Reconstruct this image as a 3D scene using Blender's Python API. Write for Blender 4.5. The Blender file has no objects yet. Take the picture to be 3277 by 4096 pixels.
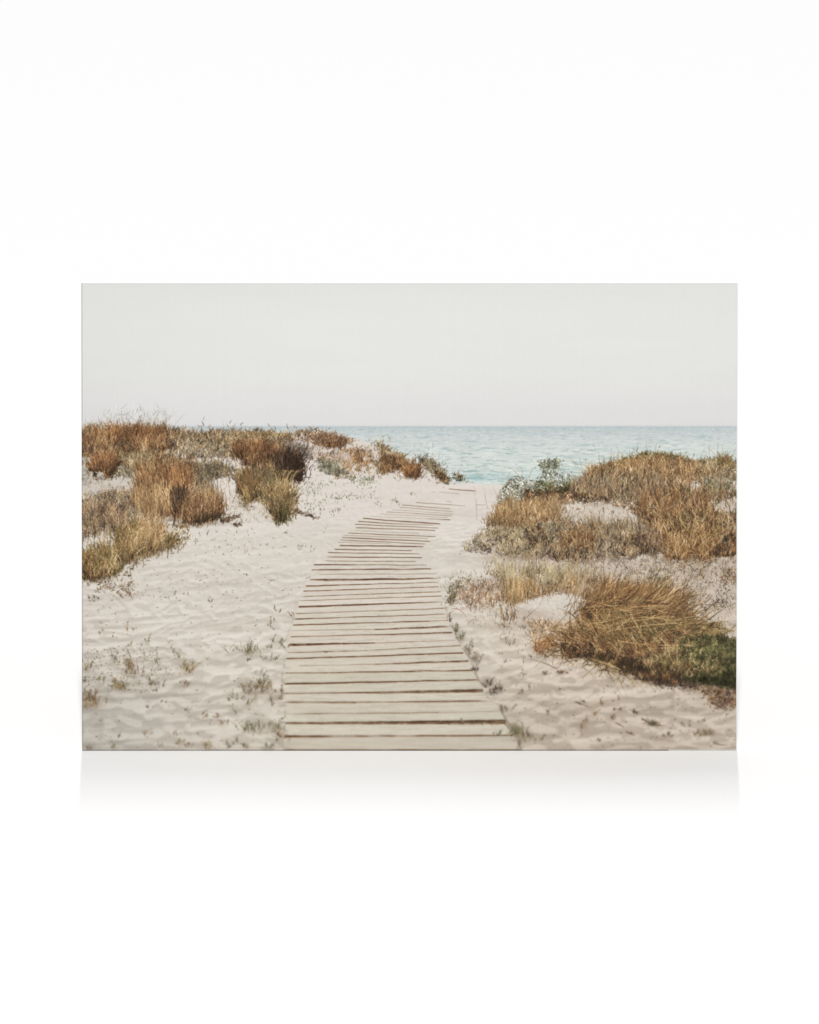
# A stretched canvas print standing on a blown-out white studio floor.
import bpy
import numpy as np
import math

# ---------------------------------------------------------------------------
# The photograph printed on the canvas, worked out as a grid of ink colours
# (2622 x 1870 working grid, halved to the grid of the canvas weave).
# ---------------------------------------------------------------------------
PX0, PY0, PW, PH = 327, 1134, 2622, 1870
rng = np.random.default_rng(11)


def vnoise(u, v, seed=0):
    """smooth value noise on any pair of coordinate arrays, range -1..1"""
    iu = np.floor(u).astype(np.int64)
    iv = np.floor(v).astype(np.int64)
    fu = (u - iu).astype(np.float32)
    fv = (v - iv).astype(np.float32)
    fu = fu * fu * (3 - 2 * fu)
    fv = fv * fv * (3 - 2 * fv)
    tab = np.random.default_rng(1000 + seed).uniform(-1, 1, (256, 256)).astype(np.float32)
    a = tab[iv & 255, iu & 255]
    b = tab[iv & 255, (iu + 1) & 255]
    c = tab[(iv + 1) & 255, iu & 255]
    d = tab[(iv + 1) & 255, (iu + 1) & 255]
    return (a + (b - a) * fu) * (1 - fv) + (c + (d - c) * fu) * fv


def fbm(u, v, octs=4, seed=0, gain=.5):
    o = 0.0
    amp = 1.0
    tot = 0.0
    for k in range(octs):
        o = o + amp * vnoise(u * 2 ** k + 17.3 * k, v * 2 ** k + 9.1 * k, seed + k)
        tot += amp
        amp *= gain
    return o / tot * 1.6


def blur(a, r):
    """two box passes along both axes"""
    r = int(r)
    if r < 1:
        return a
    for _ in range(2):
        for ax in (0, 1):
            pad = [(0, 0)] * a.ndim
            pad[ax] = (r + 1, r)
            c = np.cumsum(np.pad(a, pad, mode='edge').astype(np.float64), axis=ax)
            n = a.shape[ax]
            hi = np.take(c, np.arange(2 * r + 1, 2 * r + 1 + n), axis=ax)
            lo = np.take(c, np.arange(0, n), axis=ax)
            a = ((hi - lo) / (2 * r + 1)).astype(np.float32)
    return a


def inside(poly, x, y):
    r = np.zeros(np.shape(x), bool)
    n = len(poly)
    for i in range(n):
        x1, y1 = poly[i]
        x2, y2 = poly[(i + 1) % n]
        if y1 == y2:
            continue
        c = ((y1 > y) != (y2 > y)) & (x < (x2 - x1) * (y - y1) / (y2 - y1) + x1)
        r ^= c
    return r


def sample(poly, n):
    p = np.array(poly, float)
    x0, y0 = p.min(0)
    x1, y1 = p.max(0)
    xs, ys = [], []
    got = 0
    for _ in range(60):
        x = rng.uniform(x0, x1, n * 2)
        y = rng.uniform(y0, y1, n * 2)
        k = inside(poly, x, y)
        xs.append(x[k])
        ys.append(y[k])
        got += k.sum()
        if got >= n:
            break
    return np.concatenate(xs)[:n], np.concatenate(ys)[:n]


def ell(cx, cy, rx, ry, n=18):
    return [(cx + rx * math.cos(2 * math.pi * k / n), cy + ry * math.sin(2 * math.pi * k / n)) for k in range(n)]


YY, XX = np.mgrid[0:PH, 0:PW].astype(np.float32)
XX += PX0
YY += PY0
IMG = np.zeros((PH, PW, 3), np.float32)


def ramp(t, stops):
    ts = [s[0] for s in stops]
    return np.stack([np.interp(t, ts, [s[1][k] for s in stops]) for k in range(3)], -1).astype(np.float32)


def mix(mask, col):
    global IMG
    m = mask[..., None]
    IMG = IMG * (1 - m) + np.asarray(col, np.float32) * m


def region(poly, col, a=1.0, feather=6, rough=0.0, rs=14, seed=0, tex=0.0, ts=7.0):
    """soft-edged patch of colour, its edge broken by noise, its tone by texture"""
    p = np.array(poly, float)
    pad = feather * 4 + 30
    x0 = int(max(p[:, 0].min() - pad - PX0, 0))
    x1 = int(min(p[:, 0].max() + pad - PX0, PW))
    y0 = int(max(p[:, 1].min() - pad - PY0, 0))
    y1 = int(min(p[:, 1].max() + pad - PY0, PH))
    if x1 <= x0 or y1 <= y0:
        return
    X = XX[y0:y1, x0:x1]
    Y = YY[y0:y1, x0:x1]
    m = inside(poly, X, Y).astype(np.float32)
    m = blur(m, feather)
    if rough:
        n = fbm(X / rs, Y / rs, 3, 50 + seed)
        m = np.clip((m + n * rough * 1.2 - .5) * (2.2 if rough < .6 else 1.3) + .5, 0, 1) * (m > .02)
    m = m * a
    col = tame(np.array([col], np.float32), .8)[0]
    c = np.asarray(col, np.float32) * np.ones(X.shape + (3,), np.float32)
    if tex:
        n = fbm(X / ts, Y / ts, 3, 80 + seed)
        c = c * (1 + tex * n)[..., None]
    s = IMG[y0:y1, x0:x1]
    IMG[y0:y1, x0:x1] = s * (1 - m[..., None]) + c * m[..., None]


def blob(cx, cy, rx, ry, col, a):
    x0 = int(max(cx - 2.6 * rx - PX0, 0))
    x1 = int(min(cx + 2.6 * rx - PX0, PW))
    y0 = int(max(cy - 2.6 * ry - PY0, 0))
    y1 = int(min(cy + 2.6 * ry - PY0, PH))
    if x1 <= x0 or y1 <= y0:
        return
    X = XX[y0:y1, x0:x1]
    Y = YY[y0:y1, x0:x1]
    m = a * np.exp(-((X - cx) / rx) ** 2 - ((Y - cy) / ry) ** 2)
    s = IMG[y0:y1, x0:x1]
    IMG[y0:y1, x0:x1] = s * (1 - m[..., None]) + np.asarray(col, np.float32) * m[..., None]


# ---- strokes: every blade, leaf and twig of the printed picture -------------
ST = []      # rows: x0 y0 xc yc x1 y1 w r g b r g b alpha key


HOLES = []      # (outline, share of strokes kept, height band the outline is tested at)


def add(x0, y0, xc, yc, x1, y1, w, cb, ct, a, key):
    n = len(x0)
    f = lambda v: np.broadcast_to(np.asarray(v, np.float32), (n,)).copy()
    a = f(a)
    for poly, keep in HOLES:
        wob = 10 * vnoise(x0 / 16, y0 / 12, 301)
        out = inside(poly, x0 + wob, y0 + wob * .6) & (rng.random(n) > keep)
        a[out] = 0
    if HOLES:
        gap_ = (x0 > 1960) & (y0 > 1880) & (y0 < 2420) & (fbm(x0 / 46, y0 / 22, 2, 305) < -.34) & (rng.random(n) > .4)
        a[gap_] = 0
        # deeper tones: dry plants over pale sand
        cb = 122 + (cb - 122) * 1.07 - 2
        ct = 122 + (ct - 122) * 1.07 - 2
    ST.append(np.stack([f(x0), f(y0), f(xc), f(yc), f(x1), f(y1), f(w),
                        cb[:, 0], cb[:, 1], cb[:, 2], ct[:, 0], ct[:, 1], ct[:, 2], f(a), f(key)], 1).astype(np.float32))


def tame(c, k=.80):
    g = c @ np.array([[.3], [.59], [.11]], np.float32)
    return g + (c - g) * k


def pick(pal, n, jit=.1):
    p = np.array(pal, np.float32)
    c = p[rng.integers(0, len(p), n)]
    # neighbouring palette entries blend so tones do not fall into a few bins
    d = p[rng.integers(0, len(p), n)]
    t = rng.uniform(0, .5, (n, 1))
    c = c * (1 - t) + d * t
    c = c * (1 + rng.normal(0, jit * 1.5, (n, 1)))
    return tame(c)


def light(x, y, s=38.0, seed=0):
    return fbm(np.asarray(x) / s, np.asarray(y) / s, 3, 200 + seed, .75) * 1.15


def G(poly, n, h, pal, lean=(0, .25), w=(1.5, 3), dark=.6, tip=1.08, a=.9, curl=.35, clump=.22, cs=38, ko=0, seed=0, fan=0.0):
    """a stand of grass blades rooted inside poly"""
    x, y = sample(poly, n)
    n = len(x)
    H = h[0] * .6 + (h[1] - h[0] * .6) * rng.beta(1.6, 1.7, n)
    js = min(9.0, 3 + .1 * h[1])
    far = np.where(rng.random(n) < .2, 2.6, 1.0)
    x = x + rng.normal(0, js * 1.15, n) * far
    y = y + rng.normal(0, js * .8, n) * far
    H = H * np.where(far > 1, rng.uniform(.35, .8, n), 1)
    # patchy: some ground inside the stand stays open
    keep = (light(x, y, 22, seed + 3) > -.42) | (rng.random(n) < .35)
    x, y, H = x[keep], y[keep], H[keep]
    n = len(x)
    # fallen and broken bits round the foot of the stand
    m_ = int(n * .22)
    i_ = rng.integers(0, n, m_)
    t_ = rng.uniform(0, 2 * math.pi, m_)
    l_ = rng.uniform(4, 5 + .28 * h[1], m_)
    fx, fy = x[i_] + rng.normal(0, 11, m_), y[i_] + np.abs(rng.normal(0, 8, m_))
    fc = pick(pal, m_) * rng.uniform(.55, 1.05, (m_, 1))
    add(fx, fy, fx + np.cos(t_) * l_ * .5, fy - np.abs(np.sin(t_)) * l_ * .4, fx + np.cos(t_) * l_, fy - np.sin(t_) * l_ * .5, rng.uniform(1.2, 2.2, m_), fc, fc, a * .7, fy + ko)
    cx = np.mean([p[0] for p in poly])
    hw = max(1.0, np.ptp([p[0] for p in poly]) / 2)
    L = rng.normal(lean[0], lean[1], n) + fan * (x - cx) / hw
    k = 1 / np.sqrt(1 + L * L)
    x1 = x + H * L * k
    y1 = y - H * k
    cl = rng.normal(0, curl, n)
    xc = x + .3 * H * L * k - cl * H * .18
    yc = y - .62 * H * k
    # the tip droops a little the way it leans
    y1 = y1 + np.abs(L) * H * .12
    c = pick(pal, n) * (1 + clump * light(x, y, cs, seed))[:, None]
    add(x, y, xc, yc, x1, y1, rng.uniform(w[0], w[1], n), c * dark, c * tip, a, y + ko)


def S(poly, n, L, pal, w=(1.5, 3), ang=None, a=.85, clump=.25, cs=30, thr=None, ko=0, seed=0, bend=.25):
    """scrub: short twigs and leaves lying any way, thinned by noise"""
    x, y = sample(poly, n)
    js = 1.5 + .25 * L[1]
    far = np.where(rng.random(len(x)) < .18, 2.8, 1.0)
    x = x + rng.normal(0, js * 1.2, len(x)) * far
    y = y + rng.normal(0, js * .9, len(y)) * far
    if thr is not None:
        k = light(x, y, cs, 7 + seed) > thr
        x, y = x[k], y[k]
    n = len(x)
    if not n:
        return
    l = rng.uniform(L[0], L[1], n)
    t = rng.uniform(0, math.pi * 2, n) if ang is None else rng.normal(ang[0], ang[1], n)
    dx, dy = np.cos(t) * l, -np.sin(t) * l
    b = rng.normal(0, bend, n) * l
    c = pick(pal, n, .14) * (1 + clump * light(x, y, cs, seed))[:, None]
    add(x, y, x + dx / 2 - dy / l * b, y + dy / 2 + dx / l * b, x + dx, y + dy, rng.uniform(w[0], w[1], n), c * .9, c * 1.05, a, y + ko)


def M(poly, n, L=(8, 30), tone='warm', a=.8, w=(1.4, 2.8), ang=(1.45, .55), ko=6, seed=0, bias=0.0):
    """tangle: dark gaps and pale dead blades crossing a stand, in clumps"""
    x, y = sample(poly, n)
    n = len(x)
    c = light(x, y, 24, 31 + seed)
    d = rng.normal(0, .45, n) + c + bias
    dark = [(74, 58, 44), (92, 72, 54), (60, 48, 38), (84, 70, 48)]
    mid = {'warm': [(156, 116, 76), (138, 100, 66), (170, 130, 88)], 'olive': [(132, 116, 72), (150, 130, 86), (118, 104, 62)], 'grey': [(148, 136, 114), (132, 118, 98), (162, 150, 128)]}[tone]
    pale = [(206, 178, 138), (194, 162, 118), (214, 190, 154)]
    pal = np.where((d < -.5)[:, None], pick(dark, n), np.where((d > .55)[:, None], pick(pale, n), pick(mid, n)))
    l = rng.uniform(L[0], L[1], n) * np.where(d > .55, 1.25, .9)
    t = rng.normal(ang[0], ang[1], n)
    dx, dy = np.cos(t) * l, -np.sin(t) * l
    add(x, y, x + dx * .5 + rng.normal(0, 2.5, n), y + dy * .55, x + dx, y + dy, rng.uniform(w[0], w[1], n), pal * .92, pal * 1.05, a, y + ko)


def line(pts, w, col, a=.9, key=None, tip=1.0):
    """a single chosen stem or blade through three points"""
    (x0, y0), (xc, yc), (x1, y1) = pts
    c = tame(np.array([col], np.float32))
    xq, yq = 2 * xc - (x0 + x1) / 2, 2 * yc - (y0 + y1) / 2
    add(np.array([x0]), np.array([y0]), xq, yq, x1, y1, w, c, c * tip, a, y0 if key is None else key)


def raster():
    global IMG
    s = np.concatenate(ST)
    s = s[np.argsort(s[:, 14], kind='stable')]
    for chunk in np.array_split(s, max(1, len(s) // 6000)):
        ln = np.hypot(chunk[:, 2] - chunk[:, 0], chunk[:, 3] - chunk[:, 1]) + np.hypot(chunk[:, 4] - chunk[:, 2], chunk[:, 5] - chunk[:, 3])
        lanes = np.maximum(1, np.ceil(chunk[:, 6] * 1.4)).astype(int)
        steps = np.maximum(2, np.ceil(ln * 1.25)).astype(int)
        tot = lanes * steps
        idx = np.repeat(np.arange(len(chunk)), tot)
        pos = np.arange(len(idx)) - np.repeat(np.cumsum(tot) - tot, tot)
        st = steps[idx]
        t = (pos % st) / np.maximum(1, st - 1)
        lane = (pos // st + .5) / lanes[idx] - .5
        c = chunk[idx]
        x = (1 - t) ** 2 * c[:, 0] + 2 * t * (1 - t) * c[:, 2] + t * t * c[:, 4]
        y = (1 - t) ** 2 * c[:, 1] + 2 * t * (1 - t) * c[:, 3] + t * t * c[:, 5]
        tx = 2 * (1 - t) * (c[:, 2] - c[:, 0]) + 2 * t * (c[:, 4] - c[:, 2])
        ty = 2 * (1 - t) * (c[:, 3] - c[:, 1]) + 2 * t * (c[:, 5] - c[:, 3])
        q = np.hypot(tx, ty) + 1e-4
        wd = c[:, 6] * (1 - .65 * t ** 1.5)
        off = lane * c[:, 6]
        keep = (np.abs(off) <= np.maximum(wd, .9) / 2) & (rng.random(len(t)) < c[:, 13])
        px = np.floor(x - ty / q * off - PX0).astype(int)
        py = np.floor(y + tx / q * off - PY0).astype(int)
        keep &= (px >= 0) & (px < PW) & (py >= 0) & (py < PH)
        tt = t[:, None]
        col = c[:, 7:10] * (1 - tt) + c[:, 10:13] * tt
        IMG[py[keep], px[keep]] = col[keep]


# ---- sky ---------------------------------------------------------------------
HZ = 1703
IMG[:] = ramp(YY, [(1134, (227, 227, 223)), (1300, (230, 231, 227)), (1480, (229, 229, 226)), (1590, (227, 226, 224)), (1660, (224, 223, 222)), (HZ, (222, 221, 221))])
IMG *= (1 - .022 * np.clip((XX - 1638) / 1311, -1, 0) ** 2 - .008 * np.clip((XX - 1638) / 1311, 0, 1) ** 2)[..., None]
IMG *= (1 + .004 * fbm(XX / 420, YY / 60, 3, 3))[..., None]

# ---- sea ---------------------------------------------------------------------
dy = np.maximum(YY - HZ, 0) + 14
sea = ramp(YY, [(HZ, (184, 192, 195)), (HZ + 10, (194, 201, 202)), (1750, (205, 211, 209)), (1810, (212, 218, 213)), (1870, (214, 220, 214)), (1905, (203, 216, 210)), (1950, (206, 218, 211))])
wu, wv = XX / (dy * .55 + 16), 1200 / dy
n1 = fbm(wu, YY / (dy * .05 + 4.2), 3, 21)
n2 = fbm(XX / (dy * .16 + 7), YY / (dy * .022 + 2.4), 3, 27, .6)
sea += (np.clip(n2, -1, 1) * 13 + np.clip(n1, -1, 1) * 7)[..., None]
dk = np.clip((-n1 - .22) * 2.6, 0, 1) * np.clip(.4 - n2 * .7, 0, 1)
sea = sea * (1 - .62 * dk[..., None]) + np.array((156, 180, 182), np.float32) * .62 * dk[..., None]
hl = np.clip((n2 - .32) * 2, 0, 1) * np.clip((YY - 1730) / 60, 0, 1)
sea = sea * (1 - .5 * hl[..., None]) + np.array((222, 229, 225), np.float32) * .5 * hl[..., None]
m = np.clip((YY - HZ + 3) / 7, 0, 1)
mix(m, sea)
SEA_MARKS = [(1690, 1749, 60, 4, .5), (1780, 1738, 34, 4, .4), (1950, 1791, 42, 4, .75), (1885, 1766, 40, 3, .4), (2340, 1780, 42, 4, .6), (2250, 1738, 10, 3, .5),
             (2090, 1726, 14, 3, .4), (1840, 1814, 30, 4, .5), (2050, 1805, 26, 4, .4), (2260, 1827, 95, 5, .65), (2420, 1830, 60, 5, .55), (2820, 1747, 46, 3.5, .6),
             (2690, 1735, 40, 3, .3), (1780, 1795, 45, 4, .4), (1960, 1855, 36, 5, .45), (1800, 1870, 30, 5, .4), (2100, 1880, 40, 5, .3),
             (1910, 1906, 60, 9, .6), (2000, 1900, 44, 9, .55), (1960, 1918, 90, 7, .4), (1700, 1835, 40, 4, .3), (2180, 1810, 30, 4, .4), (2560, 1790, 40, 4, .35), (2650, 1770, 30, 3, .3)]
for (sx, sy, sw, sh, sa) in SEA_MARKS:
    for k in range(4):
        blob(sx + rng.normal(0, sw * .45), sy + rng.normal(0, sh * .5), sw * rng.uniform(.25, .6), sh * rng.uniform(.5, .9),
             (146, 184, 182) if sy > 1880 else (150, 174, 180), sa * .6)
blob(1940, 1926, 130, 5, (206, 222, 217), .6)


def waves(n, dark):
    """crisp little wave faces and pale crests, growing towards the shore"""
    y = HZ + 6 + 226 * rng.random(n) ** .85
    x = rng.uniform(1150, 2960, n)
    k = (y - HZ + 30) / 200
    l = rng.uniform(10, 62, n) * k
    c = pick([(152, 178, 176), (162, 182, 183), (150, 178, 172)] if dark else [(222, 226, 221), (226, 228, 224), (214, 222, 217)], n, .03)
    add(x, y, x + l * .5, y + rng.normal(0, 3, n) * k, x + l, y + rng.normal(0, 1.5, n), rng.uniform(2, 5.5, n) * k + 1, c, c, np.where(rng.random(n) < .3, .6, .32), -1000 + rng.random(n))


waves(620, True)
waves(900, False)
raster()
ST.clear()

# ---- sand: dunes, footprints, ripples ---------------------------------------
DUNE = [(327, 1712), (480, 1716), (650, 1722), (800, 1732), (1000, 1734), (1180, 1738), (1290, 1726), (1370, 1738), (1450, 1764), (1520, 1786), (1600, 1820),
        (1680, 1852), (1760, 1900), (1800, 1925), (1870, 1935), (1990, 1938), (2060, 1948), (2160, 1990), (2330, 1920), (2440, 1880), (2540, 1845), (2640, 1822),
        (2740, 1838), (2840, 1850), (2960, 1856), (2960, 3020), (320, 3020), (320, 1712)]
sd = np.maximum(YY - 1640, 40)
gu, gv = (XX - 1500) / sd, 6.0 * np.log(sd / 300)
wx = fbm(gu * 3, gv * 2.2, 2, 31) * .35
ru, rv = gu * 1.0 + gv * .10, gv + gu * .55          # crests climb a little to the right
hgt = fbm(ru * 5.0 + wx, rv * 5.5 + wx, 3, 35, .5)
r0 = fbm(ru * 4.2 + wx, rv * 5.0 + wx * 1.5, 2, 41, .45)
rid = 1 - np.sqrt(r0 * r0 + .01) * 1.25
FOOT = np.zeros((PH, PW), np.float32)
for k in range(1700):
    fy = 1960 + (3040 - 1960) * rng.random() ** 1.25
    fx = rng.uniform(280, 2990)
    s_ = (fy - 1640) / 1000
    a_, b_ = rng.uniform(26, 76) * s_, rng.uniform(10, 26) * s_
    th = rng.normal(.30, .38)
    r_ = int(a_ * 2.3)
    X0, X1, Y0, Y1 = max(int(fx - PX0 - r_), 0), min(int(fx - PX0 + r_), PW), max(int(fy - PY0 - r_), 0), min(int(fy - PY0 + r_), PH)
    if X1 <= X0 or Y1 <= Y0:
        continue
    dx_, dy_ = XX[Y0:Y1, X0:X1] - fx, YY[Y0:Y1, X0:X1] - fy
    u_ = (dx_ * math.cos(th) - dy_ * math.sin(th)) / a_
    v_ = (dx_ * math.sin(th) + dy_ * math.cos(th)) / b_
    q_ = u_ * u_ + v_ * v_
    FOOT[Y0:Y1, X0:X1] += rng.uniform(.4, 1) * b_ * (-np.exp(-q_ * 1.3) + .55 * np.exp(-(np.sqrt(q_) - 1.25) ** 2 * 5))
FOOT = blur(FOOT, 1)
fgy, fgx = np.gradient(FOOT)
fsh = np.tanh((fgy * 1.0 - fgx * .55) * 1.9 + .08 * FOOT / np.maximum((YY - 1640) / 100, 1))
H = blur(hgt * .55 + rid * .6, 2)
gy, gx = np.gradient(H)
sh = (gx * -.7 + gy * .8) * sd * .085
sh = np.tanh(sh * 1.1)
crest = np.clip((rid - .78) * 4, 0, 1) * np.clip(.5 + fbm(ru * 2.5, rv * 2.5, 2, 44), 0, 1)
hollow = np.clip(-hgt - .1, 0, 1)
sand = ramp(YY, [(1700, (219, 208, 199)), (1950, (224, 215, 206)), (2120, (220, 212, 202)), (2400, (214, 206, 195)), (2700, (210, 202, 190)), (2900, (206, 198, 186)), (3004, (197, 189, 177))])
amt = np.interp(YY, [1700, 1950, 2150, 2400, 2700, 3004], [3, 3.2, 4.8, 7.5, 10.5, 11]).astype(np.float32)
walk_calm = 1 - .5 * np.exp(-((XX - 1750) / 300) ** 2) * (YY < 2300)
sand = sand + ((sh * .34 + fsh * .95 + crest * .45 - hollow * .75) * amt * walk_calm)[..., None] * np.array((1, 1.0, 1.0), np.float32)
low = fbm(gu * 2.2, gv * 1.6, 3, 47)
sand += (low * amt * .55)[..., None]
big = fbm(ru * 1.7 + wx, rv * 2.1, 3, 93, .4)
by_, bx_ = np.gradient(blur(big, 3))
sand += (np.tanh((by_ * 1.0 - bx_ * .6) * sd * .16) * amt * .55)[..., None]
sand += (fbm(XX / 6, YY / 4.2, 2, 53) * 3.0)[..., None]
hp = np.exp(-((XX - 1880) / 210) ** 2 - ((YY - 2160) / 120) ** 2)
sand += (hp * (sh * 7 + fbm(XX / 70, YY / 26, 3, 91) * 7))[..., None]
# warmer, pinker to the right of the walk; a cooler grey lower left
rt = np.clip((XX - 1750) / 500, 0, 1) * np.clip((YY - 2150) / 200, 0, 1)
sand -= rt[..., None] * np.array((4, 9, 12), np.float32)
lf = np.clip((900 - XX) / 600, 0, 1) * np.clip((YY - 2500) / 400, 0, 1)
br = np.clip((XX - 2050) / 300, 0, 1) * np.clip((YY - 2650) / 120, 0, 1)
sand += (br * (sh + fsh) * 1.5)[..., None]
sand -= lf[..., None] * np.array((13, 11, 9), np.float32)
m = blur(inside(DUNE, XX, YY).astype(np.float32), 3)
m = np.clip(m + fbm(XX / 16, YY / 8, 2, 57) * .25 * (m > .03) * (m < .97), 0, 1)
mix(m, sand)
#PLANTS
def T(ox, oy):
    return lambda *p: [(ox + x / 1.725, oy + y / 1.725) for x, y in p]


A_, B_, C_ = T(300, 1600), T(1100, 1600), T(1960, 1600)
D_, E_, F_ = T(300, 2250), T(1100, 2250), T(1960, 2250)

RUST = [(150, 109, 70), (126, 89, 59), (168, 127, 86), (102, 74, 52), (178, 140, 98)]
STRAW = [(176, 140, 98), (158, 122, 80), (192, 160, 120), (140, 106, 70), (200, 172, 134)]
TAN = [(186, 154, 112), (166, 132, 90), (150, 116, 76), (204, 178, 140)]
OLIVE = [(138, 122, 76), (116, 104, 62), (156, 142, 96), (96, 86, 52)]
DARK = [(72, 56, 46), (58, 46, 38), (92, 72, 56), (48, 38, 32)]
GREYG = [(156, 146, 124), (134, 124, 102), (176, 166, 146), (112, 102, 84)]
PURP = [(136, 114, 104), (112, 92, 84), (158, 138, 126), (92, 76, 68)]
SAGE = [(180, 176, 160), (200, 195, 181), (156, 152, 134), (124, 120, 102)]
GREEN = [(98, 104, 56), (76, 84, 42), (120, 122, 70), (60, 68, 36)]
SPRIG = [(128, 126, 100), (104, 104, 82), (150, 146, 120), (164, 156, 124)]
DEBRIS = [(126, 102, 84), (100, 82, 68), (150, 126, 104), (84, 70, 60)]

def sprig(f, x, y, rx, ry, n, pal, ang=(1.2, .8), a=.66, L=(5, 14), ko=0, w=(1.3, 2.7)):
    """a low, loose plant: a few stems, thin at the rim, each carrying short leaves"""
    (X0, Y0) = f((x, y + ry * .45))[0]
    n = max(4, int(n * .5))
    rx, ry = rx / 1.725, ry / 1.725
    stems = max(3, int(n / 7))
    sx = X0 + rng.normal(0, rx * .5, stems)
    sy = Y0 + rng.normal(0, ry * .32, stems)
    lean = rng.normal(0, .45, stems) + (sx - X0) / (rx + 4) * .5
    hh = np.abs(rng.normal(ry * .8, ry * .4, stems)) + 3
    i = rng.integers(0, stems, n)
    t = rng.beta(1.2, 1.3, n)
    px = sx[i] + lean[i] * hh[i] * t + rng.normal(0, 2.2, n)
    py = sy[i] - hh[i] * t + rng.normal(0, 1.6, n)
    l = rng.uniform(L[0], L[1], n) * .8
    th = rng.normal(ang[0], ang[1], n)
    c = pick(pal, n, .12) * (.84 + .24 * t)[:, None] * .82 + 36
    add(px, py, px + np.cos(th) * l * .5 + rng.normal(0, 1, n), py - np.sin(th) * l * .5, px + np.cos(th) * l, py - np.sin(th) * l, rng.uniform(w[0], w[1], n), c * .9, c * 1.06, a, Y0 + ko)
    c2 = pick(pal, stems, .12) * .7 + 44
    add(sx, sy, sx + lean * hh * .4, sy - hh * .6, sx + lean * hh, sy - hh, 1.6, c2, c2, a, Y0 + ko - 1)


HOLES += [(C_((480, 780), (650, 752), (790, 715), (900, 738), (1010, 800), (1050, 850), (900, 868), (760, 850), (560, 862)), .2),
          (C_((1520, 700), (1705, 680), (1705, 785), (1560, 795)), .35),
          (C_((60, 1100), (640, 1130), (1000, 1095), (1240, 1110), (1705, 1120), (1705, 1380), (1150, 1300), (800, 1240), (300, 1190), (60, 1180)), .5),
          (F_((1250, 130), (1705, 60), (1705, 420), (1560, 420), (1320, 330)), .6),
          (F_((120, 345), (240, 275), (360, 236), (470, 218), (560, 230), (640, 255), (690, 268), (690, 305), (560, 335), (490, 355), (470, 400), (330, 400), (180, 375)), .3),
          (F_((400, 398), (480, 368), (620, 376), (740, 412), (700, 432), (600, 418), (450, 426)), .12)]

# ======================= left dune ===========================================
# scrub carpet along the skyline
region(A_((44, 200), (200, 190), (420, 185), (620, 190), (700, 210), (800, 225), (1000, 228), (1200, 222), (1420, 228), (1540, 245), (1500, 290), (1350, 350), (1100, 400), (880, 400), (640, 410), (400, 420), (200, 500), (44, 560)),
       (140, 118, 96), .85, 8, .5, 22, 1, .2, 9)
region(A_((44, 210), (300, 195), (600, 195), (640, 300), (560, 350), (300, 380), (44, 380)), (122, 92, 68), .75, 10, .5, 22, 2, .25, 8)
region(A_((270, 300), (420, 290), (420, 360), (280, 370)), (58, 44, 38), .75, 8, .5, 14, 3)
region(A_((490, 270), (640, 260), (700, 330), (560, 345), (500, 330)), (72, 58, 48), .75, 9, .5, 14, 4)
region(A_((640, 215), (800, 225), (780, 280), (660, 275)), (98, 84, 68), .7, 8, .5, 14, 5)
S(A_((44, 190), (640, 185), (800, 222), (1200, 215), (1500, 235), (1540, 260), (1400, 340), (1100, 390), (640, 410), (300, 460), (44, 540)), 5200, (6, 22), GREYG + STRAW + RUST, (1.5, 3.2), (1.4, .6), .8, .3, 26)
G(A_((44, 260), (250, 240), (250, 330), (44, 400)), 900, (25, 60), RUST + STRAW, (0.05, .4), (1.5, 3), .55, 1.1, .8)
G(A_((44, 330), (300, 300), (640, 290), (640, 330), (300, 400), (44, 470)), 600, (20, 50), RUST + GREYG, (0.1, .5), (1.5, 3), .6, 1.1, .75)
G(A_((250, 250), (620, 255), (630, 300), (240, 320)), 1500, (30, 70), RUST, (0.05, .28), (1.5, 3), .55, 1.1, .85)
G(A_((400, 300), (620, 280), (600, 350), (400, 360)), 420, (25, 60), STRAW + RUST, (0.1, .35), (1.5, 2.8), .7, 1.15, .85)
# seed stems above the skyline
S(A_((60, 160), (640, 150), (620, 200), (60, 205)), 240, (8, 26), [(186, 172, 152), (168, 148, 124), (156, 132, 106)], (1.2, 2.0), (1.5, .35), .5, .2)
S(A_((180, 90), (660, 80), (640, 180), (200, 190)), 150, (16, 38), [(200, 196, 186), (188, 180, 168)], (1, 1.6), (1.25, .45), .4, .1, bend=.15)
for (a, b, c, al) in (((330, 170), (325, 110), (380, 85), .6), ((440, 170), (380, 110), (350, 95), .6), ((520, 175), (500, 120), (495, 75), .55), ((600, 180), (640, 120), (700, 80), .5),
                      ((560, 170), (560, 110), (600, 70), .6), ((680, 180), (720, 130), (760, 95), .4), ((1025, 215), (1022, 170), (1012, 140), .45), ((1095, 215), (1092, 190), (1090, 170), .4),
                      ((250, 170), (240, 130), (250, 90), .5), ((440, 165), (445, 120), (430, 60), .45), ((620, 165), (630, 110), (610, 60), .45), ((200, 175), (180, 140), (175, 120), .4)):
    line(A_(a, b, c), 1.8, (168, 152, 130), al)
# grey scrub and silver twigs in the middle of the ridge
S(A_((650, 300), (900, 280), (1090, 320), (1080, 380), (900, 400), (660, 400)), 900, (5, 15), SAGE + GREYG, (2, 3.5), (1.5, .6), .75, .2)
S(A_((640, 350), (900, 345), (900, 395), (650, 400)), 260, (6, 14), [(206, 200, 190), (190, 184, 172), (214, 208, 198)], (2, 3.5), (1.5, .6), .8, .15)
S(A_((800, 250), (1250, 240), (1480, 260), (1400, 330), (1050, 330), (820, 320)), 1500, (6, 18), OLIVE + STRAW + GREYG, (1.5, 3), (1.5, .5), .75, .25)
G(A_((1180, 255), (1450, 255), (1440, 275), (1180, 275)), 420, (10, 26), STRAW + OLIVE, (0, .4), (1.5, 2.5), .7, 1.05, .75)
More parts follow.
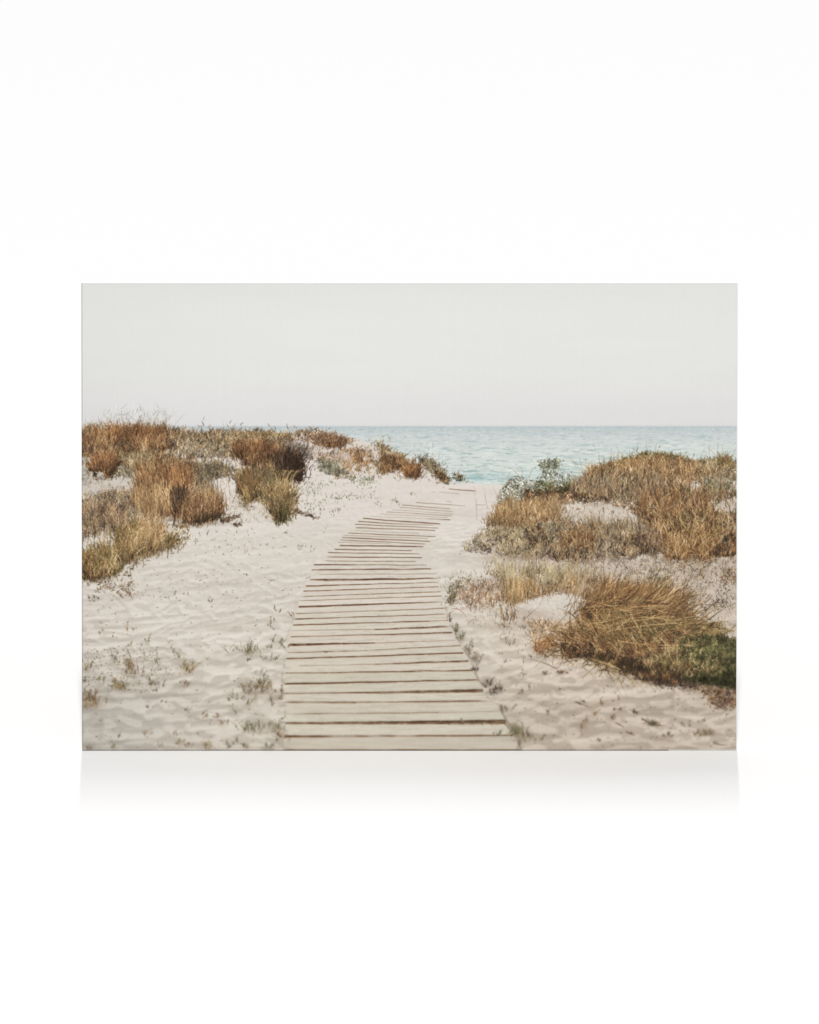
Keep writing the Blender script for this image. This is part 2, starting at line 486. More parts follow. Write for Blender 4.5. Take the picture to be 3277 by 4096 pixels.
# dark rust bush
region(A_((1080, 300), (1250, 280), (1450, 300), (1540, 380), (1560, 480), (1560, 555), (1420, 555), (1300, 520), (1180, 440), (1090, 380)), (84, 62, 48), .95, 9, .5, 20, 6, .25, 8)
region(A_((1350, 380), (1500, 380), (1555, 480), (1555, 555), (1420, 550), (1330, 480)), (44, 33, 28), .95, 10, .35, 18, 7, .2, 7)
G(A_((1090, 340), (1300, 330), (1420, 400), (1300, 470), (1120, 400)), 1300, (25, 60), RUST, (0, .4), (1.5, 3), .6, 1.1, .8)
G(A_((1340, 440), (1550, 440), (1560, 555), (1420, 555)), 900, (30, 85), DARK + DARK + RUST[1:2], (0.05, .35), (1.5, 3), .7, 1.2, .8)
G(A_((1430, 330), (1590, 340), (1560, 420), (1450, 420)), 420, (20, 45), GREYG + PURP, (.25, .4), (1.5, 2.8), .75, 1.1, .7)
S(A_((1330, 290), (1590, 310), (1600, 390), (1540, 420), (1400, 360)), 420, (6, 18), SAGE + PURP, (1.5, 3), (1.3, .6), .7)
S(A_((1180, 270), (1480, 280), (1470, 330), (1200, 330)), 420, (8, 20), PURP + GREYG, (1.5, 3), (1.5, .5), .7)
# sand shelf, silver plants at the far left
region(A_((650, 405), (800, 400), (960, 408), (1080, 440), (1110, 480), (1060, 500), (900, 470), (760, 430)), (214, 203, 193), .95, 6, .3, 12, 8)
region(A_((44, 560), (200, 545), (420, 520), (420, 620), (300, 640), (44, 700)), (206, 196, 184), .9, 8, .4, 16, 9)
S(A_((640, 408), (960, 405), (1080, 450), (1090, 500), (900, 520), (700, 470)), 600, (5, 14), STRAW + OLIVE, (1.5, 2.8), (1.5, .5), .7, .2, 20, .05)
# rust tuft far left
region(A_((100, 400), (260, 400), (280, 480), (230, 530), (130, 525)), (104, 74, 52), .8, 9, .5, 16, 10, .2)
G(A_((110, 440), (260, 440), (250, 525), (130, 520)), 800, (25, 70), RUST, (0, .35), (1.5, 3), .55, 1.1, .85, fan=.25)
S(A_((260, 390), (420, 380), (440, 470), (420, 520), (260, 530)), 700, (5, 16), SAGE + GREYG + OLIVE, (1.5, 3.2), None, .75, .25)
S(A_((300, 350), (640, 380), (640, 470), (440, 500), (300, 430)), 1300, (8, 24), GREYG + OLIVE + STRAW, (1.5, 2.8), (1.6, .5), .7, .25)
for cx, by, hh in ((55, 590, 110), (75, 580, 90), (100, 585, 50), (60, 500, 100), (92, 470, 70), (160, 555, 55), (182, 540, 30), (48, 545, 80), (70, 540, 70), (110, 560, 60), (185, 460, 30)):
    x, y = A_((cx, by))[0]
    for k in range(26):
        q = rng.uniform(0, 1)
        xx, yy = x + rng.normal(0, 2.2), y - q * hh / 1.725
        c = np.array([rng.choice([196, 208, 178, 150])]) * np.array([[1, .965, .91]])
        add(np.array([xx]), np.array([yy]), xx + rng.normal(0, 2), yy - 4, xx + rng.normal(0, 5), yy - 8, 4.0, c * .92, c * 1.03, .85, y + 6)
    line([(x, y), (x + 1, y - hh / 3.4), (x + rng.normal(0, 4), y - hh / 1.725)], 5, (176, 172, 160), .8, y + 5)
# the tall tuft in the centre of the left dune
region(A_((440, 480), (620, 440), (780, 460), (860, 560), (1000, 680), (1000, 800), (860, 850), (720, 840), (560, 800), (440, 740), (400, 620)), (146, 112, 80), .75, 14, .5, 26, 11, .25, 9)
region(A_((620, 580), (720, 560), (760, 640), (750, 780), (660, 770), (630, 690)), (54, 42, 34), .95, 10, .4, 16, 12, .15)
region(A_((720, 720), (860, 740), (1000, 780), (980, 835), (840, 855), (740, 845)), (92, 70, 58), .85, 8, .5, 16, 13, .2)
region(A_((780, 470), (920, 450), (960, 520), (900, 600), (800, 600)), (124, 106, 88), .75, 10, .5, 16, 14, .25)
S(A_((760, 450), (960, 440), (1090, 480), (1100, 530), (940, 540), (900, 600), (790, 620)), 1500, (6, 18), GREYG + PURP + OLIVE, (1.5, 3), (1.5, .6), .75, .3)
G(A_((440, 560), (600, 560), (620, 700), (440, 720)), 1300, (60, 130), STRAW + RUST, (-.02, .16), (1.5, 3), .62, 1.1, .75, curl=.2)
G(A_((600, 620), (790, 600), (780, 720), (640, 740)), 1100, (70, 150), RUST, (.02, .14), (1.5, 3.2), .55, 1.1, .85, curl=.2, ko=-25)
region(A_((640, 590), (700, 580), (720, 640), (720, 740), (660, 740)), (52, 40, 33), .85, 9, .4, 14, 15)
G(A_((640, 740), (740, 720), (750, 790), (680, 800)), 240, (40, 120), DARK, (.02, .15), (2, 3.5), .8, 1.25, .8, curl=.2)
G(A_((400, 700), (640, 700), (660, 820), (440, 800)), 900, (50, 110), STRAW, (-.03, .18), (1.5, 2.8), .72, 1.08, .7, curl=.2)
G(A_((730, 740), (1000, 720), (1000, 815), (850, 850), (740, 845)), 1000, (30, 95), STRAW + RUST + PURP[:1], (.08, .33), (1.5, 3), .55, 1.08, .78, curl=.25)
G(A_((800, 600), (990, 650), (980, 740), (800, 720)), 320, (30, 75), GREYG + STRAW, (0, .25), (1.5, 2.6), .75, 1.08, .65)
for (a, b, c) in (((690, 560), (655, 470), (600, 395)), ((640, 540), (625, 470), (625, 400)), ((570, 620), (540, 520), (500, 440)), ((480, 600), (450, 520), (440, 440)), ((650, 690), (655, 560), (620, 420)),
                  ((560, 600), (490, 480), (400, 420)), ((540, 600), (520, 500), (450, 440)), ((690, 740), (670, 700), (675, 660)), ((940, 720), (900, 700), (860, 780)), ((700, 760), (690, 690), (660, 600))):
    line(A_(a, b, c), 3, (176, 142, 98), .85)
for k in range(14):
    x, y = A_((600 + rng.normal(0, 20), 470))[0]
    line([(x, y + 40), (x + 3, y - 10), (x + rng.normal(12, 14), y - 55)], 2.5, (88, 68, 48), .8, y + 60)
# low brown mat at the left edge, below the shelf
region(A_((44, 690), (200, 640), (420, 620), (460, 760), (360, 860), (200, 900), (44, 980)), (164, 138, 114), .6, 14, .6, 20, 16, .2)
S(A_((44, 680), (260, 640), (430, 630), (440, 760), (340, 850), (180, 900), (44, 960)), 2400, (6, 20), STRAW + PURP + GREYG, (1.5, 2.8), (1.5, .8), .7, .3)
S(A_((180, 640), (400, 640), (400, 720), (220, 740)), 700, (5, 14), DARK + OLIVE + PURP, (1.5, 3), None, .6, .3)
G(A_((44, 760), (360, 760), (330, 900), (44, 960)), 520, (20, 75), STRAW + PURP, (.02, .3), (1.3, 2.6), .75, 1.08, .6)
# olive tufts at the lower left
region(A_((320, 830), (440, 820), (580, 870), (600, 1000), (540, 1060), (380, 1110), (260, 1130), (260, 980)), (128, 108, 70), .8, 14, .5, 22, 17, .25)
region(A_((44, 1080), (150, 1050), (260, 1080), (300, 1200), (150, 1240), (44, 1240)), (110, 90, 58), .9, 10, .5, 18, 18, .25)
region(A_((260, 1040), (420, 1000), (440, 1080), (330, 1150), (250, 1160)), (96, 82, 48), .7, 12, .5, 18, 19, .2)
G(A_((290, 950), (440, 930), (450, 1070), (320, 1130)), 900, (35, 105), OLIVE + TAN + STRAW, (.02, .38), (1.5, 3), .55, 1.1, .8, curl=.25)
G(A_((420, 890), (600, 930), (580, 1050), (440, 1060)), 700, (35, 105), TAN + STRAW, (.05, .3), (1.5, 2.8), .65, 1.08, .75, curl=.25)
G(A_((120, 1080), (280, 1060), (300, 1200), (150, 1230)), 560, (35, 105), TAN + OLIVE, (-.1, .35), (1.5, 2.8), .6, 1.1, .8)
G(A_((44, 1120), (170, 1110), (180, 1220), (44, 1235)), 620, (30, 80), OLIVE + RUST + STRAW[:2], (0, .35), (1.5, 3), .55, 1.05, .85)
G(A_((590, 960), (690, 960), (700, 1010), (600, 1030)), 220, (25, 60), OLIVE + TAN, (.35, .4), (1.5, 2.8), .6, 1.05, .85)
S(A_((580, 870), (780, 860), (800, 950), (720, 1000), (600, 1040)), 420, (6, 18), OLIVE + DEBRIS + TAN, (1.4, 2.6), (1.4, .9), .7, .3, 22, .05)
S(A_((60, 1230), (320, 1200), (430, 1100), (420, 1240), (380, 1340), (120, 1310)), 480, (5, 16), DEBRIS + RUST + OLIVE, (1.4, 2.6), (.4, .8), .65, .2, 22, .05)
for (a, b, c) in (((200, 1210), (230, 1100), (225, 1000)), ((260, 1200), (200, 1110), (190, 1040)), ((110, 1220), (150, 1140), (230, 1110)), ((400, 1050), (400, 950), (380, 850)), ((540, 1060), (580, 980), (640, 900)), ((470, 1050), (450, 950), (400, 880))):
    line(A_(a, b, c), 3, (180, 150, 104), .85)
# tufts right of the centre, olive
region(A_((1110, 480), (1220, 440), (1280, 560), (1240, 700), (1160, 740), (1130, 620)), (150, 126, 92), .6, 12, .6, 20, 20, .25)
region(A_((1310, 620), (1400, 560), (1500, 640), (1510, 740), (1430, 840), (1340, 800)), (128, 108, 66), .8, 12, .5, 18, 21, .25)
G(A_((1125, 590), (1250, 540), (1240, 690), (1160, 735)), 520, (30, 105), OLIVE + STRAW + RUST, (.04, .4), (1.4, 2.8), .62, 1.1, .72)
G(A_((1230, 540), (1400, 500), (1380, 650), (1280, 690)), 420, (25, 85), GREYG + OLIVE + STRAW, (.15, .25), (1.4, 2.6), .65, 1.08, .7)
G(A_((1310, 670), (1490, 670), (1470, 800), (1420, 835), (1360, 780)), 820, (30, 100), OLIVE + TAN + STRAW, (.08, .42), (1.5, 3), .55, 1.12, .85, fan=.2)
G(A_((1380, 780), (1460, 770), (1440, 845), (1400, 830)), 180, (25, 60), GREEN + OLIVE, (.1, .3), (1.5, 3), .6, 1.05, .85)
for k in range(26):
    x, y = A_((rng.uniform(1380, 1500), 560))[0]
    line([(x, y + 30), (x + 6, y - 10), (x + rng.normal(24, 10), y - 45)], 2.2, (178, 152, 108), .8, y + 60)
# dark twigs at the tuft feet
for (p, q, n) in (((1000, 830), (1130, 795), 60), ((1490, 760), (1640, 805), 60), ((1080, 860), (1130, 855), 24), ((1000, 840), (1060, 830), 40), ((560, 1040), (640, 990), 40)):
    (x0, y0), (x1, y1) = A_(p, q)
    for k in range(n):
        t = rng.uniform(0, 1)
        x, y = x0 + (x1 - x0) * t + rng.normal(0, 3), y0 + (y1 - y0) * t + rng.normal(0, 3)
        line([(x, y), (x + 6, y + rng.normal(0, 4)), (x + rng.normal(10, 6), y + rng.normal(0, 6))], 2.4, DEBRIS[rng.integers(0, 4)], .85)

M(A_((44, 230), (620, 220), (640, 340), (300, 380), (44, 460)), 1500, (7, 26), 'warm')
M(A_((640, 230), (1100, 240), (1450, 250), (1300, 330), (1000, 380), (660, 390)), 1100, (5, 16), 'grey', .7)
M(A_((1100, 290), (1420, 310), (1540, 400), (1550, 520), (1400, 520), (1200, 430)), 1000, (8, 30), 'warm')
M(A_((300, 380), (640, 390), (640, 480), (440, 520)), 420, (7, 22), 'grey', .65)
M(A_((430, 500), (760, 480), (800, 620), (980, 700), (980, 820), (740, 830), (560, 780), (430, 700)), 2000, (14, 55), 'warm', ang=(1.5, .3))
M(A_((60, 680), (420, 660), (440, 800), (330, 900), (60, 960)), 1000, (6, 26), 'grey', .65)
M(A_((260, 900), (600, 880), (600, 1030), (440, 1070), (300, 1120)), 1100, (10, 42), 'olive', ang=(1.45, .4))
M(A_((44, 1090), (280, 1080), (300, 1200), (44, 1235)), 700, (8, 34), 'olive', ang=(1.45, .45))
M(A_((1120, 520), (1280, 480), (1380, 560), (1490, 660), (1470, 800), (1380, 800), (1240, 700), (1150, 720)), 700, (10, 40), 'olive', .7)

# ======================= dune in the middle, falling to the beach ============
region(B_((230, 240), (330, 220), (430, 235), (490, 270), (470, 310), (380, 330), (300, 300), (230, 265)), (132, 106, 88), .85, 5, .5, 12, 22, .25, 6)
S(B_((100, 215), (300, 205), (480, 260), (560, 290), (450, 320), (300, 320), (150, 270)), 700, (5, 15), PURP + STRAW + RUST, (1.4, 2.8), (1.5, .7), .75)
G(B_((300, 270), (490, 275), (480, 320), (330, 325)), 420, (10, 26), RUST + PURP, (.1, .5), (1.5, 2.6), .65, 1.05, .8)
region(B_((440, 350), (560, 340), (660, 360), (660, 400), (560, 420), (480, 470), (460, 420)), (168, 138, 112), .55, 10, .6, 14, 23, .2)
S(B_((430, 340), (660, 350), (680, 420), (660, 500), (480, 480), (470, 400)), 900, (5, 16), STRAW + RUST, (1.4, 2.6), (1.5, .7), .72, .25, 24, -.25)
S(B_((260, 370), (440, 370), (460, 420), (300, 420)), 220, (5, 14), PURP + STRAW, (1.4, 2.6), (1.4, .7), .55)
S(B_((150, 330), (270, 330), (270, 420), (180, 420)), 260, (5, 16), GREYG + PURP, (1.4, 2.6), (1.4, .7), .6)
region(B_((320, 420), (430, 440), (470, 480), (420, 500), (330, 490)), (150, 152, 136), .6, 8, .6, 12, 24, .15)
S(B_((290, 410), (440, 430), (500, 500), (440, 530), (320, 500)), 520, (5, 15), GREYG + SPRIG, (1.4, 2.8), (1.2, .7), .72)
S(B_((440, 480), (540, 500), (530, 540), (400, 540)), 120, (4, 12), DEBRIS + STRAW, (1.4, 2.6), None, .6)
region(B_((690, 300), (760, 320), (800, 370), (870, 390), (910, 430), (890, 470), (800, 500), (730, 500), (690, 470), (760, 420), (740, 350)), (150, 124, 96), .8, 6, .5, 12, 25, .25, 6)
S(B_((670, 290), (740, 295), (800, 350), (890, 380), (930, 440), (870, 480), (720, 510), (680, 440), (740, 400)), 900, (5, 15), OLIVE + PURP + STRAW, (1.4, 2.6), (1.5, .7), .75)
G(B_((720, 420), (880, 410), (860, 480), (730, 500)), 420, (15, 42), STRAW + RUST, (.1, .5), (1.4, 2.6), .65, 1.08, .8)
region(B_((890, 470), (960, 450), (990, 510), (960, 540), (900, 510)), (128, 92, 64), .9, 6, .5, 10, 26, .2, 6)
G(B_((890, 470), (980, 470), (990, 530), (950, 540), (890, 510)), 420, (18, 45), RUST, (0, .4), (1.4, 2.8), .6, 1.1, .85, fan=.35)
region(B_((990, 400), (1080, 420), (1140, 470), (1200, 550), (1180, 572), (1110, 520), (1030, 450)), (136, 120, 92), .85, 5, .5, 10, 27, .25, 6)
S(B_((980, 395), (1080, 410), (1150, 470), (1205, 560), (1180, 572), (1090, 510), (1020, 450)), 620, (5, 14), OLIVE + PURP + GREYG, (1.4, 2.6), (1.5, .8), .78)
S(B_((1140, 500), (1205, 550), (1190, 572), (1120, 525)), 140, (5, 12), DARK + OLIVE, (1.4, 2.8), None, .75)
S(B_((880, 320), (1120, 330), (1190, 440), (1100, 440), (960, 390)), 50, (14, 36), [(206, 210, 204), (196, 198, 186)], (1, 1.6), (1.1, .3), .3, .1)
S(B_((1235, 510), (1265, 505), (1310, 560), (1240, 548)), 110, (5, 13), OLIVE + GREYG + DARK, (1.4, 2.8), (1.2, .9), .8)
# green sprigs on the sand by the dune
for (x0, x1, y0, y1, n, pal) in ((520, 560, 530, 565, 60, GREEN), (585, 690, 535, 580, 150, [(138, 144, 106), (116, 126, 88), (150, 154, 120)]), (800, 840, 690, 712, 30, SPRIG),
                               (380, 470, 650, 700, 60, SPRIG), (200, 250, 610, 650, 24, SPRIG), (250, 300, 560, 640, 26, SPRIG), (470, 560, 640, 690, 40, SPRIG), (320, 360, 660, 720, 30, SPRIG),
                               (420, 470, 720, 770, 22, SPRIG), (590, 690, 640, 680, 40, [(186, 184, 160), (170, 168, 144)]), (690, 740, 690, 730, 24, SPRIG), (930, 1010, 630, 665, 22, SPRIG),
                               (220, 260, 745, 770, 20, SPRIG), (280, 300, 810, 825, 16, DEBRIS), (370, 420, 760, 790, 14, DEBRIS), (160, 185, 1010, 1045, 16, SPRIG), (238, 258, 1010, 1050, 16, SPRIG),
                               (50, 80, 900, 930, 10, SPRIG), (335, 355, 870, 895, 8, SPRIG), (300, 420, 560, 600, 36, SPRIG), (560, 700, 600, 640, 20, SPRIG)):
    S(B_((x0, y0), (x1, y0), (x1, y1), (x0, y1)), max(5, int(n * .62)), (4, 11), pal, (1.3, 2.2), (1.4, .6), .6)

# ======================= right dune ==========================================
region(C_((60, 640), (120, 560), (330, 560), (560, 560), (690, 490), (900, 420), (1100, 370), (1250, 380), (1400, 430), (1560, 410), (1705, 440), (1705, 560), (1400, 560), (1300, 640), (1000, 680), (760, 690), (500, 720), (300, 740), (60, 830)),
       (150, 128, 100), .92, 7, .4, 14, 28, .3, 8)
region(C_((60, 780), (300, 700), (500, 700), (480, 830), (300, 860), (100, 900), (10, 880)), (172, 142, 108), .7, 10, .5, 16, 29, .2)
# crest: green-brown leaves on top, straw below
S(C_((920, 410), (1080, 362), (1240, 375), (1400, 420), (1390, 470), (1240, 450), (1080, 420), (940, 450)), 900, (5, 14), OLIVE + GREEN + RUST, (1.5, 3), (1.5, .8), .78)
S(C_((690, 490), (880, 430), (920, 420), (930, 470), (800, 520), (690, 530)), 800, (5, 13), [(150, 146, 104), (124, 124, 82), (170, 166, 124), (104, 100, 64)], (2, 3.6), None, .8, .3, 18)
S(C_((1380, 430), (1560, 410), (1705, 430), (1705, 520), (1400, 530)), 1000, (5, 16), OLIVE + STRAW + GREYG, (1.5, 3), (1.5, .7), .72)
G(C_((700, 500), (960, 450), (1200, 440), (1440, 480), (1400, 560), (1000, 560), (700, 560)), 1900, (20, 62), STRAW + TAN + RUST[:2], (.05, .38), (1.4, 2.8), .68, 1.1, .78, seed=3)
G(C_((560, 600), (760, 540), (1100, 560), (1300, 600), (1300, 690), (900, 700), (600, 700)), 1700, (20, 60), STRAW + PURP + GREYG + OLIVE[:1], (.1, .38), (1.4, 2.8), .65, 1.08, .75, seed=4)
S(C_((560, 560), (1300, 540), (1300, 690), (600, 700)), 1700, (6, 18), GREYG + STRAW + OLIVE, (1.4, 2.8), (1.4, .8), .65, .28)
S(C_((700, 480), (1400, 420), (1660, 460), (1640, 640), (1000, 660), (560, 660)), 1700, (5, 17), SAGE[:2] + PURP + [(200, 176, 142)], (1.3, 2.4), (1.4, .7), .6, .3, 26, .0)
S(C_((1000, 530), (1200, 520), (1190, 550), (1010, 555)), 240, (4, 9), SAGE, (2, 3.5), None, .75)
S(C_((1590, 440), (1705, 440), (1705, 500), (1590, 500)), 240, (5, 12), [(206, 188, 164), (190, 168, 140)], (2, 3.5), None, .75)
G(C_((1560, 470), (1680, 470), (1660, 420), (1580, 420)), 260, (20, 45), STRAW + OLIVE, (.1, .45), (1.3, 2.4), .75, 1.08, .7)
# thin stems against the sea
for (a, b, c) in (((600, 470), (575, 430), (540, 395)), ((625, 490), (590, 430), (555, 400)), ((640, 500), (625, 420), (612, 350)), ((755, 440), (755, 390), (750, 330)), ((838, 420), (838, 380), (838, 330)), ((880, 400), (890, 360), (870, 300)),
                  ((665, 500), (665, 450), (662, 400)), ((1015, 370), (1020, 320), (1030, 270)), ((1085, 350), (1080, 300), (1085, 260)), ((1140, 360), (1150, 310), (1160, 285)), ((1520, 410), (1515, 330), (1525, 250)), ((1570, 400), (1575, 330), (1580, 255)),
                  ((1620, 400), (1610, 340), (1605, 310)), ((1660, 410), (1690, 350), (1705, 310)), ((1600, 420), (1530, 350), (1500, 330)), ((1350, 420), (1330, 370), (1310, 340)), ((1460, 420), (1470, 360), (1490, 330)),
                  ((230, 520), (220, 480), (210, 455)), ((200, 530), (170, 490), (130, 465)), ((270, 540), (290, 490), (320, 455)), ((130, 590), (90, 580), (10, 570)), ((60, 690), (40, 640), (20, 600)), ((60, 690), (20, 700), (-40, 715)), ((-10, 760), (-30, 680), (-40, 590)), ((-90, 830), (-95, 720), (-110, 590))):
    line(C_(a, b, c), 1.7, (170, 152, 124), .62)
# grey-green sea holly
HOLLY = [((335, 440), (360, 425), (385, 440), (400, 408), (415, 412), (425, 450), (440, 410), (475, 408), (482, 450), (450, 500), (430, 560), (360, 540), (370, 480)), ((90, 620), (150, 540), (230, 520), (260, 560), (220, 640), (180, 720), (60, 700)),
         ((220, 600), (320, 540), (480, 500), (600, 520), (600, 570), (480, 600), (330, 620)), ((60, 690), (200, 640), (240, 700), (160, 760), (60, 780))]
region(C_((200, 620), (330, 590), (560, 580), (590, 620), (480, 680), (300, 690), (200, 690)), (84, 76, 60), .8, 8, .5, 12, 30, .25)
for j, h in enumerate(HOLLY):
    region(C_(*h), (176, 176, 160), .38, 6, .9, 9, 31 + j, .15, 5)
    S(C_(*h), 430 if j != 3 else 260, (4, 11), [(188, 189, 173), (204, 204, 191), (162, 163, 145), (144, 145, 125), (214, 212, 201)], (2.2, 4.2), None, .85, .2, 14)
    S(C_(*h), 120, (3, 6), [(96, 98, 84), (110, 106, 86), (86, 90, 80)], (3, 5), None, .9, .1, 14, ko=4)
S(C_((335, 430), (480, 405), (485, 470), (350, 480)), 130, (3, 7), [(150, 148, 96), (128, 130, 80), (176, 172, 124)], (3, 4.6), None, .85)
S(C_((330, 560), (580, 560), (560, 640), (330, 640)), 420, (4, 10), GREEN + OLIVE + [(160, 160, 116)], (2, 4), None, .8, .3)
S(C_((250, 640), (600, 630), (600, 700), (260, 720)), 520, (4, 12), RUST + [(206, 170, 130), (190, 150, 112)], (2, 3.6), None, .75, .3)
S(C_((500, 630), (620, 630), (820, 650), (830, 720), (600, 690)), 260, (5, 12), PURP + [(190, 172, 156)], (2, 3.6), None, .75, .3)
G(C_((60, 740), (480, 700), (480, 830), (100, 870), (20, 860)), 1700, (18, 52), STRAW + TAN, (.05, .4), (1.3, 2.6), .75, 1.06, .72, seed=5)
G(C_((110, 740), (160, 740), (160, 820), (110, 820)), 110, (50, 90), TAN, (0, .1), (1.4, 2.6), .85, 1.05, .7)
# small bushes at the right edge
region(C_((1490, 560), (1660, 555), (1650, 600), (1560, 630), (1490, 620)), (120, 126, 98), .85, 5, .5, 10, 36, .25, 6)
S(C_((1480, 550), (1670, 548), (1650, 620), (1500, 620)), 520, (4, 11), SAGE + [(130, 140, 110), (104, 114, 82)], (2, 3.8), None, .82, .25, 14)
region(C_((1310, 600), (1390, 600), (1380, 640), (1310, 640)), (88, 96, 64), .8, 5, .5, 10, 37, .2, 6)
S(C_((1290, 595), (1400, 595), (1390, 645), (1300, 645)), 220, (4, 11), GREEN + SPRIG, (2, 3.4), None, .8)
S(C_((1500, 620), (1700, 620), (1690, 680), (1560, 690)), 420, (4, 12), PURP + [(196, 176, 152)], (2, 3.6), None, .72, .3)
S(C_((830, 680), (1000, 675), (1010, 720), (850, 740)), 300, (4, 10), [(212, 194, 168), (196, 174, 144), (180, 152, 120), (140, 110, 84)], (2, 4), None, .85, .2, 14)
region(B_((1300, 1040), (1400, 930), (1500, 870), (1725, 800), (1760, 1060), (1600, 1080), (1480, 1030)), (176, 158, 132), .5, 12, .8, 14, 63, .2)
S(B_((1280, 1035), (1380, 935), (1500, 880), (1740, 860), (1760, 1060), (1570, 1075), (1470, 1015)), 1500, (5, 16), OLIVE + GREYG + STRAW[:2], (1.3, 2.6), (1.35, .7), .68, .35, 24, -.1)
M(B_((1330, 1010), (1420, 920), (1540, 880), (1740, 880), (1740, 1050), (1560, 1060)), 700, (6, 20), 'grey', .62)
G(B_((1440, 860), (1560, 790), (1740, 740), (1740, 900), (1500, 900)), 700, (16, 50), STRAW + TAN, (0, .4), (1.3, 2.5), .75, 1.06, .65)
S(B_((1290, 1040), (1500, 1020), (1560, 1060), (1480, 1045)), 110, (5, 14), DARK + PURP, (1.4, 2.6), (.5, .8), .6)
blob(*B_((1440, 1040))[0], 70, 9, (150, 132, 112), .35)
blob(*B_((1620, 1085))[0], 90, 14, (158, 140, 120), .45)
# bare sand hollow
region(C_((500, 770), (650, 760), (780, 720), (900, 740), (1010, 800), (1060, 850), (900, 870), (760, 850), (560, 860), (470, 850)), (196, 178, 158), .85, 12, .6, 18, 38, .08, 6)
S(C_((500, 760), (1060, 740), (1060, 860), (500, 860)), 520, (4, 14), DEBRIS + STRAW, (1.3, 2.4), (.6, .9), .6, .2, 22, .1)
region(C_((1520, 720), (1705, 690), (1705, 790), (1560, 800)), (186, 168, 148), .7, 12, .6, 16, 39)
# dark scrub belt
region(C_((20, 920), (200, 860), (420, 850), (600, 860), (800, 850), (1000, 890), (1200, 880), (1200, 1060), (1000, 1090), (820, 1110), (640, 1120), (400, 1100), (200, 1080), (60, 1040)), (138, 116, 92), .85, 14, .55, 20, 40, .28, 8)
region(C_((100, 900), (200, 890), (200, 930), (110, 950)), (200, 186, 172), .7, 7, .5, 10, 41)
S(C_((10, 900), (200, 850), (500, 850), (520, 1040), (400, 1090), (100, 1060)), 2000, (5, 16), GREYG + OLIVE + STRAW[:3], (1.4, 2.8), (1.4, .8), .72, .34)
S(C_((280, 880), (520, 900), (700, 960), (700, 1080), (400, 1090)), 1100, (5, 15), PURP + GREYG + DARK[:1], (1.4, 2.8), None, .7, .34)
S(C_((700, 850), (1000, 880), (1200, 900), (1180, 1050), (800, 1100), (700, 1040)), 2000, (5, 17), PURP + STRAW[:2] + GREYG[:2], (1.4, 2.8), (1.4, .9), .72, .34)
G(C_((500, 940), (740, 940), (720, 1050), (500, 1040)), 620, (22, 70), RUST[:3] + STRAW, (.1, .6), (1.4, 2.6), .6, 1.08, .75, cs=26)
region(C_((600, 950), (720, 940), (720, 1010), (620, 1020)), (80, 60, 48), .5, 9, .4, 12, 42)
G(C_((720, 900), (960, 920), (960, 1000), (720, 980)), 420, (18, 44), GREYG + STRAW[:3], (0, .4), (1.4, 2.6), .7, 1.06, .7)
S(C_((340, 1030), (700, 1020), (760, 1110), (560, 1150), (350, 1120)), 900, (5, 14), [(176, 152, 142), (156, 130, 120), (194, 174, 162)] + PURP, (1.4, 2.8), (1.4, .8), .7, .25)
region(C_((900, 1050), (1040, 1060), (1030, 1090), (860, 1120), (780, 1110)), (96, 80, 70), .6, 8, .5, 12, 43)
# brown grass on the right
region(C_((1020, 740), (1200, 690), (1400, 660), (1500, 700), (1520, 760), (1705, 830), (1705, 1080), (1560, 1100), (1400, 1120), (1230, 1090), (1180, 960), (1060, 860)), (128, 98, 66), .88, 14, .45, 22, 44, .28, 9)
region(C_((1240, 820), (1420, 800), (1500, 900), (1540, 1060), (1420, 1010), (1300, 940)), (76, 56, 40), .8, 16, .45, 20, 45, .2)
region(C_((1530, 960), (1700, 930), (1705, 1060), (1560, 1080)), (74, 58, 46), .75, 12, .45, 18, 46, .2)
G(C_((1020, 720), (1300, 660), (1500, 700), (1500, 860), (1240, 880), (1060, 820)), 2000, (35, 90), STRAW + RUST, (.1, .4), (1.4, 2.8), .6, 1.08, .75, seed=6)
G(C_((1200, 860), (1540, 830), (1560, 1000), (1260, 1020)), 1500, (30, 85), RUST + DARK[:2] + OLIVE, (.05, .5), (1.4, 3), .6, 1.12, .78, seed=7)
S(C_((1500, 760), (1705, 780), (1705, 1060), (1540, 1080)), 1700, (6, 22), OLIVE + PURP + GREYG, (1.4, 2.8), (1.3, .8), .7, .35)
G(C_((1210, 980), (1530, 960), (1500, 1110), (1240, 1110)), 1000, (25, 80), [(168, 126, 80), (148, 108, 68), (184, 148, 100), (116, 84, 56)], (0, .6), (1.4, 2.8), .55, 1.1, .8, fan=.2, seed=8)
G(C_((1040, 960), (1240, 960), (1230, 1060), (1060, 1060)), 560, (20, 55), PURP + STRAW, (-.1, .5), (1.4, 2.6), .65, 1.06, .72)
